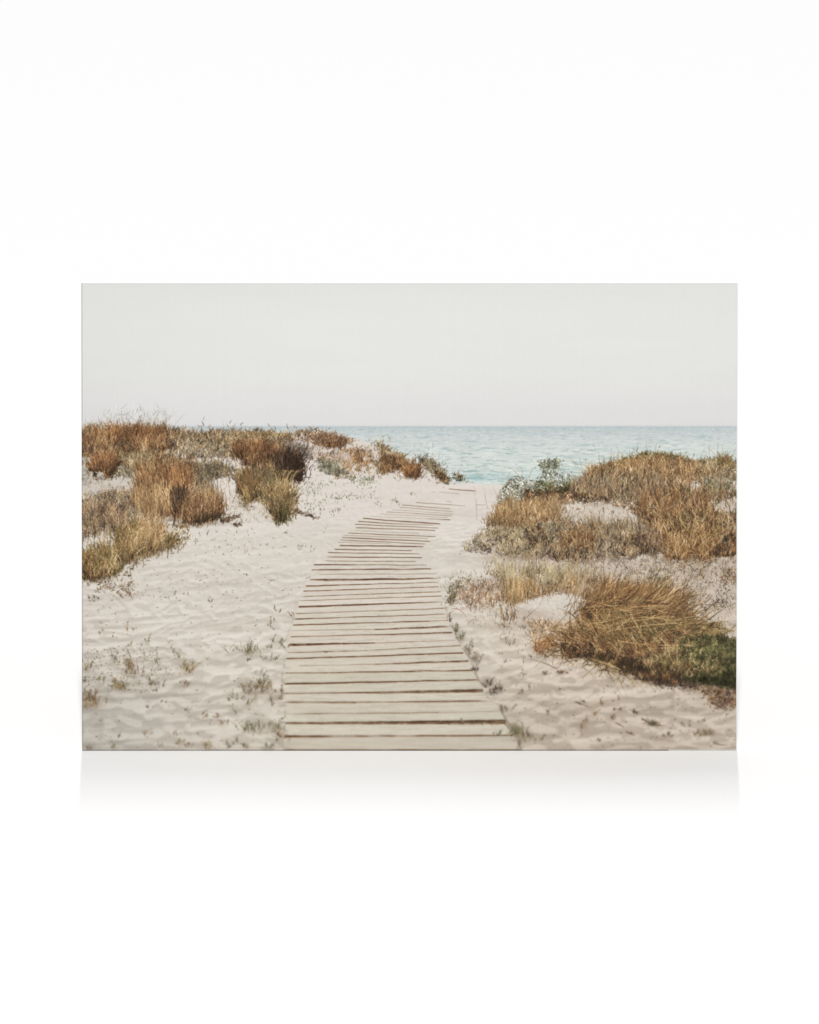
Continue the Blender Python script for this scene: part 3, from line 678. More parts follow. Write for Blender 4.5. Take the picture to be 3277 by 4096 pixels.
for (a, b, c) in (((1220, 920), (1160, 790), (960, 730)), ((1370, 1000), (1430, 760), (1470, 580)), ((1360, 900), (1310, 780), (1280, 600)), ((1470, 1090), (1480, 880), (1470, 700)), ((1440, 1040), (1500, 960), (1600, 950)), ((1260, 1060), (1330, 960), (1380, 860)),
                  ((1400, 980), (1480, 930), (1620, 945)), ((1460, 1100), (1560, 1000), (1600, 985)), ((1430, 1140), (1560, 1090), (1705, 1088)), ((1340, 1010), (1330, 900), (1310, 820)), ((1650, 980), (1690, 940), (1705, 920)), ((1540, 880), (1540, 760), (1470, 700)),
                  ((1210, 1140), (1260, 1060), (1290, 1000)), ((960, 1090), (962, 1020), (965, 950)), ((940, 1060), (952, 990), (975, 950)), ((600, 1030), (590, 970), (560, 945)), ((1150, 1000), (1140, 920), (1150, 860)), ((1050, 830), (1045, 780), (1060, 720)), ((640, 790), (660, 750), (700, 720)), ((430, 1190), (480, 1100), (500, 1050)), ((1400, 960), (1420, 860), (1440, 820))):
    line(C_(a, b, c), 2.2, (190, 154, 106), .8, key=C_((0, 1120))[0][1])
M(C_((700, 470), (1100, 400), (1400, 460), (1640, 460), (1400, 600), (1000, 660), (600, 680)), 2400, (7, 26), 'warm')
M(C_((60, 760), (480, 690), (480, 840), (60, 880)), 900, (7, 24), 'warm', .7)
M(C_((60, 900), (480, 860), (1000, 900), (1180, 900), (1180, 1060), (600, 1100), (100, 1050)), 2800, (6, 22), 'grey', .72)
M(C_((1020, 740), (1400, 680), (1700, 800), (1700, 1080), (1250, 1100), (1180, 960)), 2800, (8, 34), 'warm')
M(C_((480, 740), (1040, 720), (1060, 870), (480, 870)), 420, (5, 18), 'warm', .6)
G(C_((480, 850), (1060, 850), (1060, 890), (480, 890)), 520, (20, 60), STRAW + GREYG, (.1, .4), (1.3, 2.4), .75, 1.06, .65)
G(C_((1400, 560), (1700, 600), (1700, 760), (1500, 760)), 620, (20, 60), STRAW + OLIVE + PURP[:1], (.1, .4), (1.3, 2.5), .7, 1.06, .65)
region(C_((60, 1090), (640, 1120), (1000, 1100), (1300, 1110), (1705, 1110), (1705, 1380), (1100, 1380), (700, 1330), (60, 1330)), (192, 174, 154), .5, 30, .6, 24, 62, .06, 6)
M(C_((60, 1100), (640, 1120), (1240, 1100), (1705, 1110), (1705, 1380), (60, 1360)), 2000, (5, 20), 'grey', .5, (1.2, 2.2), (1.3, .8))
# pale speckled sand and thin scrub below the belt
S(C_((60, 1080), (640, 1110), (1000, 1090), (1240, 1100), (1705, 1100), (1705, 1380), (900, 1380), (60, 1380)), 3800, (4, 13), DEBRIS + PURP + GREYG, (1.3, 2.4), (.8, .9), .55, .25, 34, -.05)
S(C_((1000, 1120), (1705, 1110), (1705, 1260), (1300, 1240), (1000, 1200)), 1300, (5, 16), PURP + STRAW + RUST, (1.3, 2.6), (.9, .9), .6, .25, 30, -.05)
region(C_((1260, 1110), (1705, 1090), (1705, 1220), (1500, 1200), (1300, 1180)), (160, 138, 118), .4, 18, .6, 24, 47)
S(F_((1000, 60), (1705, 0), (1705, 300), (1560, 340), (1300, 330), (1100, 240)), 2400, (5, 15), GREYG + PURP + DEBRIS, (1.3, 2.6), (.9, .9), .6, .3, 30, -.1)
region(F_((1080, 60), (1240, 60), (1240, 200), (1100, 210)), (140, 126, 102), .4, 14, .7, 18, 48)
S(F_((1080, 60), (1240, 60), (1240, 260), (1300, 330), (1150, 300)), 800, (5, 16), GREYG + OLIVE + SPRIG, (1.3, 2.6), (1.3, .8), .65, .3)
S(F_((1550, 120), (1705, 60), (1705, 160), (1600, 170)), 300, (6, 20), RUST + PURP, (1.4, 2.8), (1.3, .8), .65, .3)
S(F_((1530, 260), (1620, 260), (1610, 300), (1540, 300)), 60, (5, 12), PURP + DARK[:1], (1.5, 2.8), None, .7)

G(F_((90, 300), (240, 240), (440, 185), (620, 200), (700, 240), (560, 205), (460, 195), (250, 260)), 520, (12, 40), STRAW + TAN + RUST[:1], (.1, .4), (1.2, 2.3), .72, 1.05, .7, ko=-40)
# ---- straw and sand mound in the right foreground ---------------------------
region(F_((120, 200), (300, 190), (480, 170), (620, 150), (700, 230), (560, 240), (480, 215), (340, 240), (200, 280), (120, 300)), (186, 152, 112), .55, 12, .6, 18, 49, .15)
G(F_((110, 190), (260, 180), (400, 190), (240, 250), (100, 290)), 700, (20, 75), TAN + [(206, 166, 112)], (.02, .25), (1.3, 2.6), .8, 1.06, .7, seed=9)
G(F_((60, 60), (640, 20), (700, 120), (400, 170), (80, 160)), 620, (30, 80), [(196, 178, 140), (180, 160, 120), (166, 148, 104)], (.02, .22), (1.2, 2.2), .9, 1.05, .5)
S(F_((0, 60), (420, 20), (640, 60), (600, 160), (0, 180)), 900, (5, 13), GREYG + PURP, (1.3, 2.4), (1.2, .9), .5, .25, 26, 0)
S(F_((-380, 120), (-100, 100), (-60, 180), (-300, 200)), 120, (4, 12), OLIVE + SPRIG, (1.4, 2.6), (1.2, .8), .7, .2, 16, 0)
S(E_((1180, 170), (1420, 160), (1500, 240), (1460, 310), (1280, 320), (1190, 280)), 700, (5, 14), [(176, 146, 136), (158, 126, 116), (192, 166, 154), (140, 112, 100)], (1.3, 2.5), (1.1, .9), .6, .25, 26, -.1)
S(E_((1200, 170), (1280, 170), (1240, 300), (1180, 300)), 160, (5, 14), OLIVE + SPRIG, (1.4, 2.6), (1.3, .7), .75)
G(F_((-180, 180), (120, 140), (160, 290), (-120, 330), (-220, 260)), 420, (14, 50), STRAW + [(178, 146, 130), (160, 128, 112)], (.05, .45), (1.2, 2.4), .8, 1.05, .55)
S(F_((-260, 150), (60, 60), (120, 200), (60, 330), (-160, 320)), 900, (5, 15), [(172, 146, 130), (152, 124, 108), (188, 164, 144), (134, 110, 94)] + OLIVE[:1], (1.2, 2.4), (1.2, .8), .55, .3, 28, -.12)
G(F_((-60, 20), (560, -40), (700, 60), (420, 150), (60, 150)), 520, (18, 66), [(194, 172, 134), (176, 150, 112), (160, 136, 98)], (.04, .32), (1.2, 2.2), .85, 1.05, .5)
G(F_((460, 120), (760, 60), (800, 180), (640, 240), (500, 190)), 420, (18, 56), STRAW + TAN, (.25, .4), (1.2, 2.3), .8, 1.06, .6)
region(F_((160, 330), (480, 350), (700, 320), (760, 400), (480, 420), (200, 410)), (176, 152, 130), .55, 12, .6, 16, 64, .12)
# pale mound
region(F_((120, 340), (240, 270), (360, 230), (470, 212), (560, 225), (640, 250), (690, 262), (690, 300), (560, 330), (490, 350), (480, 400), (330, 400), (180, 370)), (220, 209, 195), .93, 6, .45, 10, 50, .06, 6)
region(F_((120, 345), (200, 310), (300, 330), (400, 370), (480, 385), (480, 405), (330, 405), (180, 375)), (198, 182, 166), .75, 6, .4, 12, 65, .04)
region(F_((470, 240), (520, 300), (560, 335), (690, 300), (690, 262), (640, 250), (560, 228)), (216, 204, 190), .7, 5, .3, 12, 66, .04)
region(F_((390, 395), (480, 360), (620, 370), (770, 415), (760, 440), (600, 420), (450, 430), (360, 420)), (212, 199, 186), .9, 5, .3, 9, 51, .03, 8)
region(F_((470, 500), (600, 480), (740, 465), (770, 480), (620, 505), (520, 520)), (214, 201, 186), .9, 4, .3, 9, 52)
blob(*F_((440, 240))[0], 55, 8, (228, 218, 206), .5)
blob(*F_((300, 350))[0], 90, 16, (192, 176, 160), .6)
blob(*F_((600, 300))[0], 60, 14, (204, 190, 174), .6)
blob(*F_((560, 425))[0], 90, 6, (176, 158, 140), .5)
S(F_((90, 280), (260, 300), (380, 340), (460, 440), (330, 470), (220, 400), (90, 360)), 80, (5, 16), PURP + [(186, 156, 134)], (1.3, 2.5), (1.3, .8), .65, .2, 20, -.1)
G(F_((70, 380), (190, 370), (180, 430), (80, 430)), 34, (25, 85), TAN + RUST, (-.05, .3), (1.3, 2.4), .75, 1.05, .75)
for (a, b, c) in (((470, 390), (475, 300), (465, 225)), ((480, 380), (485, 320), (500, 280)), ((95, 400), (85, 320), (90, 280)), ((150, 380), (135, 330), (110, 290)), ((600, 170), (600, 90), (580, 20)), ((605, 180), (610, 120), (590, 60))):
    line(F_(a, b, c), 2.6, (180, 154, 112), .8)
region(F_((280, 400), (480, 420), (640, 430), (700, 450), (480, 500), (440, 590), (340, 630), (290, 500)), (190, 160, 132), .5, 12, .7, 16, 53, .15)
S(F_((270, 400), (480, 410), (640, 430), (680, 460), (480, 490), (450, 590), (330, 640), (280, 500)), 1000, (6, 18), [(188, 158, 126), (168, 136, 104), (204, 176, 144), (150, 120, 92)], (1.3, 2.6), (1.1, .9), .65, .25)
G(F_((330, 590), (450, 560), (450, 600), (340, 635)), 170, (20, 55), [(180, 128, 86), (156, 110, 74), (196, 150, 106)], (.25, .45), (1.4, 2.8), .7, 1.08, .8)
# the big wind-swept clump
region(F_((500, 520), (640, 320), (700, 230), (800, 180), (960, 150), (1100, 200), (1240, 280), (1300, 400), (1560, 420), (1600, 500), (1705, 560), (1705, 880), (1500, 860), (1300, 840), (1060, 810), (940, 750), (820, 690), (640, 640), (500, 660)),
       (150, 118, 78), .88, 12, .4, 22, 54, .22, 9)
region(F_((500, 560), (620, 560), (840, 600), (1060, 680), (1300, 740), (1500, 760), (1705, 800), (1705, 890), (1500, 860), (1300, 845), (1060, 815), (900, 740), (760, 680), (600, 650), (500, 670)), (70, 54, 42), .92, 12, .4, 18, 55, .25, 8)
region(F_((640, 330), (760, 330), (800, 380), (740, 405), (660, 380)), (82, 72, 56), .8, 8, .5, 12, 56, .25)
region(F_((1030, 480), (1300, 500), (1400, 580), (1250, 600), (1100, 560)), (110, 90, 58), .6, 14, .5, 18, 57, .25)
GOLD = [(180, 145, 98), (162, 127, 82), (202, 170, 124), (144, 113, 74), (212, 184, 142)]
BROWN = [(150, 112, 74), (128, 94, 62), (168, 130, 90), (104, 76, 52)]


def sweep(n, root, spread, ang, length, pal, w, a=.85, dark=.75, tip=1.1, droop=.15, key=None):
    """long blades thrown out of one crown in a fan of directions"""
    (rx, ry) = F_(root)[0]
    x = rx + rng.normal(0, spread[0], n)
    y = ry + rng.normal(0, spread[1], n)
    t = np.radians(rng.normal(ang[0], ang[1], n))
    l = rng.uniform(length[0], length[1], n)
    dx, dyy = np.cos(t) * l, -np.sin(t) * l
    c = pick(pal, n, .12) * (1 + .2 * light(x + dx / 2, y + dyy / 2, 30, 9))[:, None]
    add(x, y, x + dx * .5 + rng.normal(0, 4, n), y + dyy * .5 - l * droop, x + dx, y + dyy + l * droop * .4, rng.uniform(w[0], w[1], n), c * dark, c * tip, a,
        (F_((0, 700))[0][1] if key is None else F_((0, key))[0][1]) + rng.uniform(-60, 30, n))


# upper brown plume, leaning left to right
sweep(1100, (960, 330), (90, 30), (52, 22), (35, 125), BROWN + GOLD[:2], (1.4, 2.8), .75, .7, 1.08, .06, 460)
sweep(560, (800, 290), (46, 28), (62, 20), (35, 100), BROWN + GOLD, (1.3, 2.6), .72, .75, 1.08, .06, 440)
sweep(420, (1150, 330), (60, 34), (58, 30), (40, 110), BROWN + OLIVE, (1.3, 2.6), .7, .7, 1.05, .06, 460)
S(F_((640, 200), (900, 150), (1240, 260), (1300, 400), (900, 400), (680, 380)), 1300, (8, 26), BROWN + GOLD[:1], (1.3, 2.6), (.9, .5), .65, .3)
G(F_((420, 180), (520, 150), (560, 180), (440, 200)), 120, (20, 50), TAN, (.5, .3), (1.3, 2.4), .8, 1.05, .7)
# golden blades thrown to the left from the clump's heart
sweep(520, (1250, 380), (70, 34), (192, 13), (80, 270), GOLD + BROWN, (1.3, 2.6), .74, .78, 1.1, .06, 620)
sweep(420, (1000, 400), (110, 40), (38, 16), (60, 190), BROWN + GOLD, (1.3, 2.6), .74, .72, 1.1, .04, 600)
sweep(260, (1180, 500), (90, 30), (168, 14), (60, 210), GOLD + OLIVE, (1.3, 2.6), .7, .78, 1.1, .06, 640)
sweep(620, (960, 560), (110, 34), (150, 40), (50, 170), GOLD + OLIVE + BROWN, (1.4, 2.8), .75, .75, 1.08, .08, 700)
sweep(500, (700, 570), (70, 28), (120, 45), (30, 85), BROWN + GOLD[:2], (1.4, 2.6), .75, .7, 1.05, .08, 700)
sweep(420, (860, 660), (60, 22), (20, 40), (50, 150), GOLD + OLIVE, (1.4, 2.8), .8, .7, 1.1, .1, 740)
sweep(300, (1120, 720), (90, 22), (110, 45), (30, 110), OLIVE + BROWN + DARK[:1], (1.4, 2.8), .75, .7, 1.05, .1, 760)
sweep(260, (1000, 500), (160, 30), (15, 25), (50, 130), GOLD + OLIVE, (1.4, 2.6), .75, .8, 1.1, .06, 700)
for (a, b, c) in (((820, 700), (960, 640), (1230, 640)), ((820, 700), (1000, 660), (1150, 665)), ((880, 540), (1100, 570), (1420, 578)), ((490, 655), (640, 615), (830, 632)), ((1100, 600), (1320, 600), (1385, 680)), ((1200, 840), (1205, 760), (1185, 700)), ((980, 480), (1020, 560), (1100, 600)),
                  ((1240, 370), (1030, 400), (780, 440)), ((1300, 420), (1050, 440), (800, 480)), ((1240, 400), (1050, 380), (870, 420)), ((850, 690), (900, 600), (980, 520)), ((780, 660), (850, 590), (900, 540)), ((1020, 660), (1010, 580), (980, 520)), ((1230, 350), (1180, 340), (1140, 320)), ((940, 640), (960, 700), (930, 750)),
                  ((500, 600), (540, 640), (580, 645)), ((1420, 580), (1300, 570), (1180, 575)), ((760, 690), (860, 720), (930, 755)), ((700, 670), (800, 700), (900, 745)), ((800, 400), (830, 350), (810, 320)), ((700, 420), (800, 410), (900, 380))):
    line(F_(a, b, c), 2.4, (206, 172, 122), .85, key=F_((0, 790))[0][1], tip=1.05)
M(F_((640, 240), (960, 170), (1240, 290), (1300, 420), (1000, 440), (700, 390)), 1500, (10, 40), 'warm', .75, ang=(1.0, .35), ko=60)
M(F_((520, 540), (900, 420), (1300, 460), (1300, 640), (1000, 660), (640, 620)), 1700, (14, 60), 'warm', .75, (1.4, 2.8), (2.7, .5), ko=100)
M(F_((1050, 600), (1320, 600), (1420, 800), (1100, 780)), 800, (8, 30), 'olive', .7, ko=100)
# green bush at the right edge
region(F_((1280, 560), (1420, 520), (1560, 510), (1705, 540), (1705, 880), (1560, 850), (1420, 840), (1300, 760), (1240, 680)), (106, 102, 62), .9, 16, .4, 22, 58, .3, 10)
region(F_((1380, 760), (1540, 780), (1705, 800), (1705, 890), (1560, 850), (1400, 820)), (66, 62, 42), .85, 12, .4, 18, 59, .2)
region(F_((1560, 560), (1705, 560), (1705, 760), (1600, 740)), (86, 84, 52), .6, 14, .5, 20, 60, .3)
S(F_((1260, 430), (1420, 400), (1440, 470), (1300, 480)), 420, (6, 18), GREEN + OLIVE, (1.6, 3), (1.5, .8), .75, .3)
S(F_((1260, 560), (1440, 510), (1600, 510), (1705, 540), (1705, 780), (1420, 800), (1260, 700)), 3600, (5, 14), [(112, 108, 66), (92, 90, 54), (128, 120, 78), (72, 70, 46), (144, 132, 90), (106, 92, 64), (62, 60, 42)], (1.6, 3.2), (1.5, .9), .72, .42, 26, ko=90)
S(F_((1380, 740), (1705, 760), (1705, 880), (1560, 850), (1400, 820)), 1200, (5, 14), [(78, 78, 46), (58, 58, 38), (96, 92, 56), (50, 46, 34)], (1.6, 3.2), (1.5, .9), .7, .35, 22, ko=90)
M(F_((1260, 540), (1500, 520), (1640, 640), (1600, 800), (1300, 760)), 900, (6, 22), 'olive', .6, ko=110)
S(F_((1080, 600), (1300, 600), (1320, 780), (1100, 760)), 800, (6, 20), OLIVE + GREEN + BROWN, (1.4, 2.8), (1.2, .8), .7, .35, 24, ko=60)
S(F_((1420, 420), (1600, 430), (1640, 500), (1440, 500)), 380, (6, 20), STRAW + OLIVE, (1.3, 2.6), (1.2, .8), .65, .3)
region(F_((1500, 880), (1705, 890), (1705, 990), (1580, 1000), (1520, 950)), (120, 94, 76), .6, 12, .6, 16, 61, .25)
S(F_((1440, 870), (1705, 900), (1705, 1000), (1560, 1010)), 420, (5, 16), DEBRIS + RUST, (1.5, 3), (.3, .8), .7, .3)
S(F_((1040, 780), (1200, 830), (1420, 850), (1440, 870), (1150, 850)), 320, (5, 16), DEBRIS + DARK, (1.4, 2.8), (.4, .8), .7)
blob(*F_((1390, 880))[0], 30, 9, (150, 130, 112), .5)
for x, y in ((1325, 912), (1405, 872), (1380, 858), (1170, 690)):
    blob(*F_((x, y))[0], 6, 5, (228, 218, 196), .8)

# ---- debris and sprigs on the sand, lower right ------------------------------
for (x, y, rx, ry, n, pal) in ((380, 760, 26, 14, 60, OLIVE + DEBRIS), (495, 755, 45, 18, 110, DEBRIS + RUST), (95, 685, 22, 10, 26, SPRIG), (1015, 1040, 36, 16, 80, DEBRIS + DARK[:2]), (1120, 1110, 60, 16, 130, DEBRIS + OLIVE + DARK[:1]),
                             (1125, 1120, 26, 14, 70, GREEN), (840, 1080, 36, 20, 70, DEBRIS + OLIVE), (650, 1110, 36, 40, 90, RUST + DEBRIS), (720, 1050, 40, 24, 60, RUST + STRAW), (900, 1020, 50, 14, 60, DEBRIS), (1225, 1195, 40, 16, 90, DEBRIS),
                             (1510, 1175, 46, 20, 120, OLIVE + DEBRIS), (1440, 1180, 26, 24, 50, OLIVE), (1380, 1120, 22, 26, 36, OLIVE + SPRIG), (1470, 1100, 20, 14, 24, DEBRIS), (760, 970, 60, 22, 60, DEBRIS + RUST), (640, 970, 50, 10, 40, DEBRIS),
                             (500, 880, 18, 7, 14, DEBRIS), (285, 860, 26, 22, 20, SPRIG + DEBRIS), (420, 1040, 30, 20, 30, RUST + DEBRIS), (920, 810, 12, 24, 10, STRAW), (230, 780, 26, 10, 14, DEBRIS), (270, 650, 30, 8, 20, DEBRIS), (80, 630, 14, 5, 8, RUST),
                             (740, 1230, 50, 12, 26, DEBRIS), (970, 1180, 46, 12, 28, DEBRIS), (90, 440, 60, 18, 40, TAN + DEBRIS), (250, 450, 30, 24, 40, OLIVE + SPRIG), (120, 550, 60, 40, 36, DEBRIS), (200, 900, 70, 30, 30, DEBRIS), (880, 940, 40, 16, 20, DEBRIS)):
    sprig(F_, x, y, rx, ry, max(6, int(n * .75)), pal, (.5, .9))
    blob(*F_((x, y + ry * .4))[0], rx / 1.9, ry / 2.0, (150, 128, 110), min(.4, n / 200))
for (a, b, c) in (((590, 965), (640, 985), (690, 1000)), ((1050, 1080), (1130, 1120), (1225, 1130)), ((940, 1170), (980, 1190), (1005, 1195)), ((1545, 1245), (1590, 1262), (1640, 1262)), ((870, 1110), (910, 1130), (930, 1145))):
    line(F_(a, b, c), 4, (120, 98, 82), .8)
S(F_((0, 660), (500, 640), (1040, 800), (1600, 880), (1705, 1000), (1705, 1295), (220, 1295), (100, 1000)), 260, (3, 11), DEBRIS, (1.3, 2.6), (.2, .7), .5)
# dark edge of weed along the right side of the walk
for (x, y, rx, ry, n, pal, dk) in ((1200, 260, 20, 40, 40, OLIVE + DEBRIS, 0), (1205, 395, 18, 40, 60, DEBRIS, .3), (1255, 450, 24, 40, 90, OLIVE + DEBRIS, .3), (1285, 510, 32, 40, 130, SPRIG + GREEN + OLIVE, .4), (1340, 600, 36, 46, 130, PURP + OLIVE, .35), (1385, 660, 34, 46, 140, OLIVE + PURP + TAN, .4),
                                 (1390, 730, 26, 30, 90, PURP + DARK[:1], .4), (1470, 830, 40, 50, 120, PURP + DARK, .4), (1520, 890, 50, 20, 110, DARK + PURP, .4), (1580, 1010, 50, 34, 110, SPRIG + DEBRIS, .25), (1660, 1150, 46, 50, 200, SPRIG + OLIVE, .35), (1740, 1190, 60, 40, 110, OLIVE + DEBRIS, .2), (1540, 1185, 22, 16, 50, GREEN, .3),
                                 (1690, 1270, 20, 30, 40, DEBRIS, .3), (1830, 1220, 40, 20, 50, OLIVE + RUST, .15), (1370, 1104, 26, 6, 8, OLIVE, 0), (1480, 1104, 40, 6, 10, OLIVE, 0)):
    if dk:
        blob(*E_((x - 4, y + 8))[0], rx / 2.2, ry / 2.4, (92, 78, 64), dk)
    sprig(E_, x, y, rx, ry, max(6, int(n * .75)), pal, (1.3, .7), ko=30)
for (a, b, c) in (((1220, 320), (1290, 340), (1330, 415)), ((1190, 400), (1200, 360), (1260, 320)), ((1330, 430), (1360, 400), (1420, 380))):
    line(E_(a, b, c), 2, (170, 120, 100), .7)

# ---- sprigs and debris on the sand, lower left -------------------------------
for (x, y, rx, ry, n, pal, dk) in ((130, 240, 46, 26, 80, SPRIG + DEBRIS, .2), (340, 210, 80, 60, 90, RUST + DEBRIS, .1), (685, 225, 14, 18, 16, SPRIG, 0), (740, 220, 26, 8, 16, DEBRIS, 0), (930, 268, 18, 10, 20, DEBRIS, .2), (500, 535, 12, 20, 26, GREEN, .2), (375, 575, 14, 18, 14, OLIVE, 0),
                                 (175, 470, 26, 44, 22, STRAW + RUST, 0), (360, 430, 14, 60, 16, RUST, 0), (265, 510, 18, 16, 12, OLIVE, 0), (400, 465, 30, 10, 20, SPRIG, 0), (1190, 585, 60, 50, 190, SPRIG + [(84, 86, 78)], .25), (1330, 585, 50, 20, 70, SPRIG, .1), (1335, 665, 56, 24, 110, SPRIG, .15),
                                 (1380, 530, 50, 30, 90, OLIVE + SPRIG, .15), (1440, 575, 24, 26, 60, OLIVE + SPRIG, .1), (1080, 595, 26, 24, 26, SPRIG, 0), (1185, 680, 16, 10, 24, DEBRIS, .1), (1370, 410, 60, 50, 50, SPRIG + RUST, 0), (1405, 340, 20, 12, 30, GREEN, 0), (1490, 360, 24, 20, 24, DEBRIS, 0),
                                 (270, 660, 60, 40, 80, SPRIG + DEBRIS, .15), (570, 670, 40, 50, 70, SPRIG, .1), (480, 630, 14, 34, 18, SPRIG, 0), (700, 650, 40, 60, 60, SPRIG + OLIVE, .1), (765, 720, 70, 50, 190, OLIVE + TAN, .25), (760, 835, 60, 30, 80, RUST + DEBRIS, .2), (375, 700, 40, 76, 130, RUST + OLIVE, .25), (420, 760, 70, 30, 80, DEBRIS, .2),
                                 (305, 840, 50, 46, 230, OLIVE + TAN + DARK[:1], .45), (530, 830, 56, 50, 110, OLIVE + DEBRIS, .15), (520, 890, 40, 10, 30, DEBRIS, 0), (75, 715, 24, 50, 110, OLIVE + RUST, .25), (170, 815, 36, 24, 50, OLIVE, .1), (55, 815, 20, 16, 50, DARK + SPRIG, .3), (100, 930, 80, 60, 330, OLIVE + RUST + DARK[:1], .5), (110, 985, 70, 30, 150, STRAW + TAN, .2),
                                 (1210, 840, 70, 60, 210, OLIVE + DEBRIS, .3), (1310, 840, 60, 50, 160, OLIVE + SPRIG, .2), (1250, 895, 90, 26, 150, PURP, .3), (1110, 920, 50, 40, 130, SPRIG, .2), (1060, 945, 26, 26, 40, SPRIG, 0), (1190, 970, 26, 40, 60, OLIVE + TAN, .1), (1360, 940, 40, 40, 60, DEBRIS, .1), (1420, 900, 30, 60, 60, DEBRIS, .15),
                                 (1220, 1130, 80, 46, 240, SPRIG + OLIVE, .25), (1370, 1130, 60, 40, 150, OLIVE + SPRIG, .25), (1415, 1190, 40, 50, 150, OLIVE + RUST, .35), (880, 1060, 30, 26, 50, OLIVE + RUST, .1), (985, 1065, 40, 16, 60, DEBRIS + RUST, .2), (1020, 1110, 50, 16, 40, RUST, 0), (760, 1020, 26, 20, 24, OLIVE, 0),
                                 (720, 1245, 24, 24, 60, OLIVE + TAN, .2), (785, 1255, 24, 30, 50, DEBRIS + RUST, .15), (890, 1265, 32, 34, 80, TAN + OLIVE, .2), (1110, 1245, 50, 30, 70, DEBRIS, .1), (1180, 1275, 30, 26, 90, SPRIG + OLIVE, .25), (1340, 1270, 60, 30, 90, SPRIG, .2), (1040, 1280, 40, 16, 50, SPRIG, .1), (600, 1275, 20, 18, 26, OLIVE, .1),
                                 (290, 1190, 26, 26, 24, DEBRIS, 0), (480, 1180, 30, 30, 20, STRAW, 0), (690, 1190, 20, 20, 22, RUST, 0), (90, 1285, 30, 12, 40, OLIVE + DEBRIS, .2), (265, 1280, 22, 16, 40, OLIVE, .2), (500, 1000, 26, 10, 14, DEBRIS, 0), (590, 965, 26, 8, 14, DEBRIS, 0), (1100, 1040, 10, 26, 12, OLIVE, 0), (1250, 760, 60, 26, 40, SPRIG, 0)):
    if dk:
        blob(*D_((x, y + ry * .35))[0], rx / 1.8, ry / 2.2, (128, 112, 94), dk)
    sprig(D_, x, y, rx, ry, max(6, int(n * .75)), pal, (1.4, .65))
S(D_((60, 140), (1640, 20), (1460, 560), (1420, 1290), (50, 1290)), 260, (3, 11), DEBRIS, (1.3, 2.4), (.1, .6), .5)
S(D_((60, 600), (500, 560), (700, 760), (480, 900), (60, 880)), 420, (3, 9), DEBRIS + SPRIG, (1.4, 2.6), (.1, .8), .55)
S(A_((700, 840), (1300, 860), (1200, 1080), (900, 1010), (640, 1080)), 60, (4, 11), SPRIG + DEBRIS, (1.3, 2.4), (1.2, .8), .65)
S(A_((440, 1130), (1500, 900), (1640, 1050), (1560, 1380), (300, 1380)), 110, (3, 8), DEBRIS, (1.3, 2.4), (.1, .6), .55)
S(A_((1480, 600), (1720, 560), (1720, 800), (1560, 790)), 130, (4, 11), SPRIG, (1.3, 2.4), (1.4, .6), .55)
for (a, b, c) in (((1290, 890), (1350, 920), (1410, 970)), ((1340, 840), (1370, 900), (1400, 960)), ((1400, 995), (1430, 993), (1450, 992)), ((960, 1075), (985, 1062), (1010, 1068))):
    line(D_(a, b, c), 3.4, (186, 160, 132), .85)

S(F_((1300, 520), (1440, 500), (1600, 505), (1705, 530), (1705, 740), (1440, 760), (1320, 680)), 1700, (5, 14), [(112, 110, 70), (94, 94, 60), (128, 122, 82), (78, 78, 52)], (1.5, 3), (1.5, .9), .6, .4, 26, 0, ko=135)
for k_, h_ in enumerate(HOLES[:4]):
    region(h_[0], ((212, 199, 184), (202, 186, 168), (204, 189, 172), (204, 190, 174))[k_], (.85, .6, .45, .4)[k_], 12, .6, 16, 70 + k_, .05, 6)
# thin straw and litter between the stands, so that none of them ends in a line
THIN = [(188, 164, 128), (172, 146, 110), (158, 134, 102), (176, 160, 136), (142, 124, 98)]
for (f, poly, n, h_) in ((C_, ((-20, 900), (300, 700), (1705, 660), (1705, 1380), (60, 1380)), 1700, (8, 40)), (C_, ((200, 1060), (1250, 1080), (1705, 1090), (1705, 1300), (800, 1280), (100, 1200)), 1100, (8, 36)),
                         (F_, ((-300, 60), (200, 40), (200, 420), (480, 660), (200, 640), (-100, 420)), 420, (6, 26)), (F_, ((400, 640), (760, 680), (1060, 820), (1500, 880), (1500, 930), (900, 830), (500, 720)), 260, (6, 24)),
                         (F_, ((1240, 130), (1705, 60), (1705, 520), (1500, 480), (1300, 400)), 620, (8, 30)), (A_, ((44, 820), (500, 780), (700, 900), (760, 1000), (420, 1130), (44, 1270)), 620, (8, 34)),
                         (A_, ((680, 480), (1120, 440), (1520, 560), (1540, 830), (1280, 850), (1040, 860), (960, 560)), 420, (8, 34)), (A_, ((44, 540), (420, 500), (440, 660), (44, 700)), 300, (6, 24)),
                         (B_, ((180, 300), (700, 330), (1180, 520), (1160, 575), (700, 520), (300, 480)), 520, (5, 18))):
    G(f(*poly), n, h_, THIN, (.05, .5), (1.1, 2.0), .9, 1.05, .5)
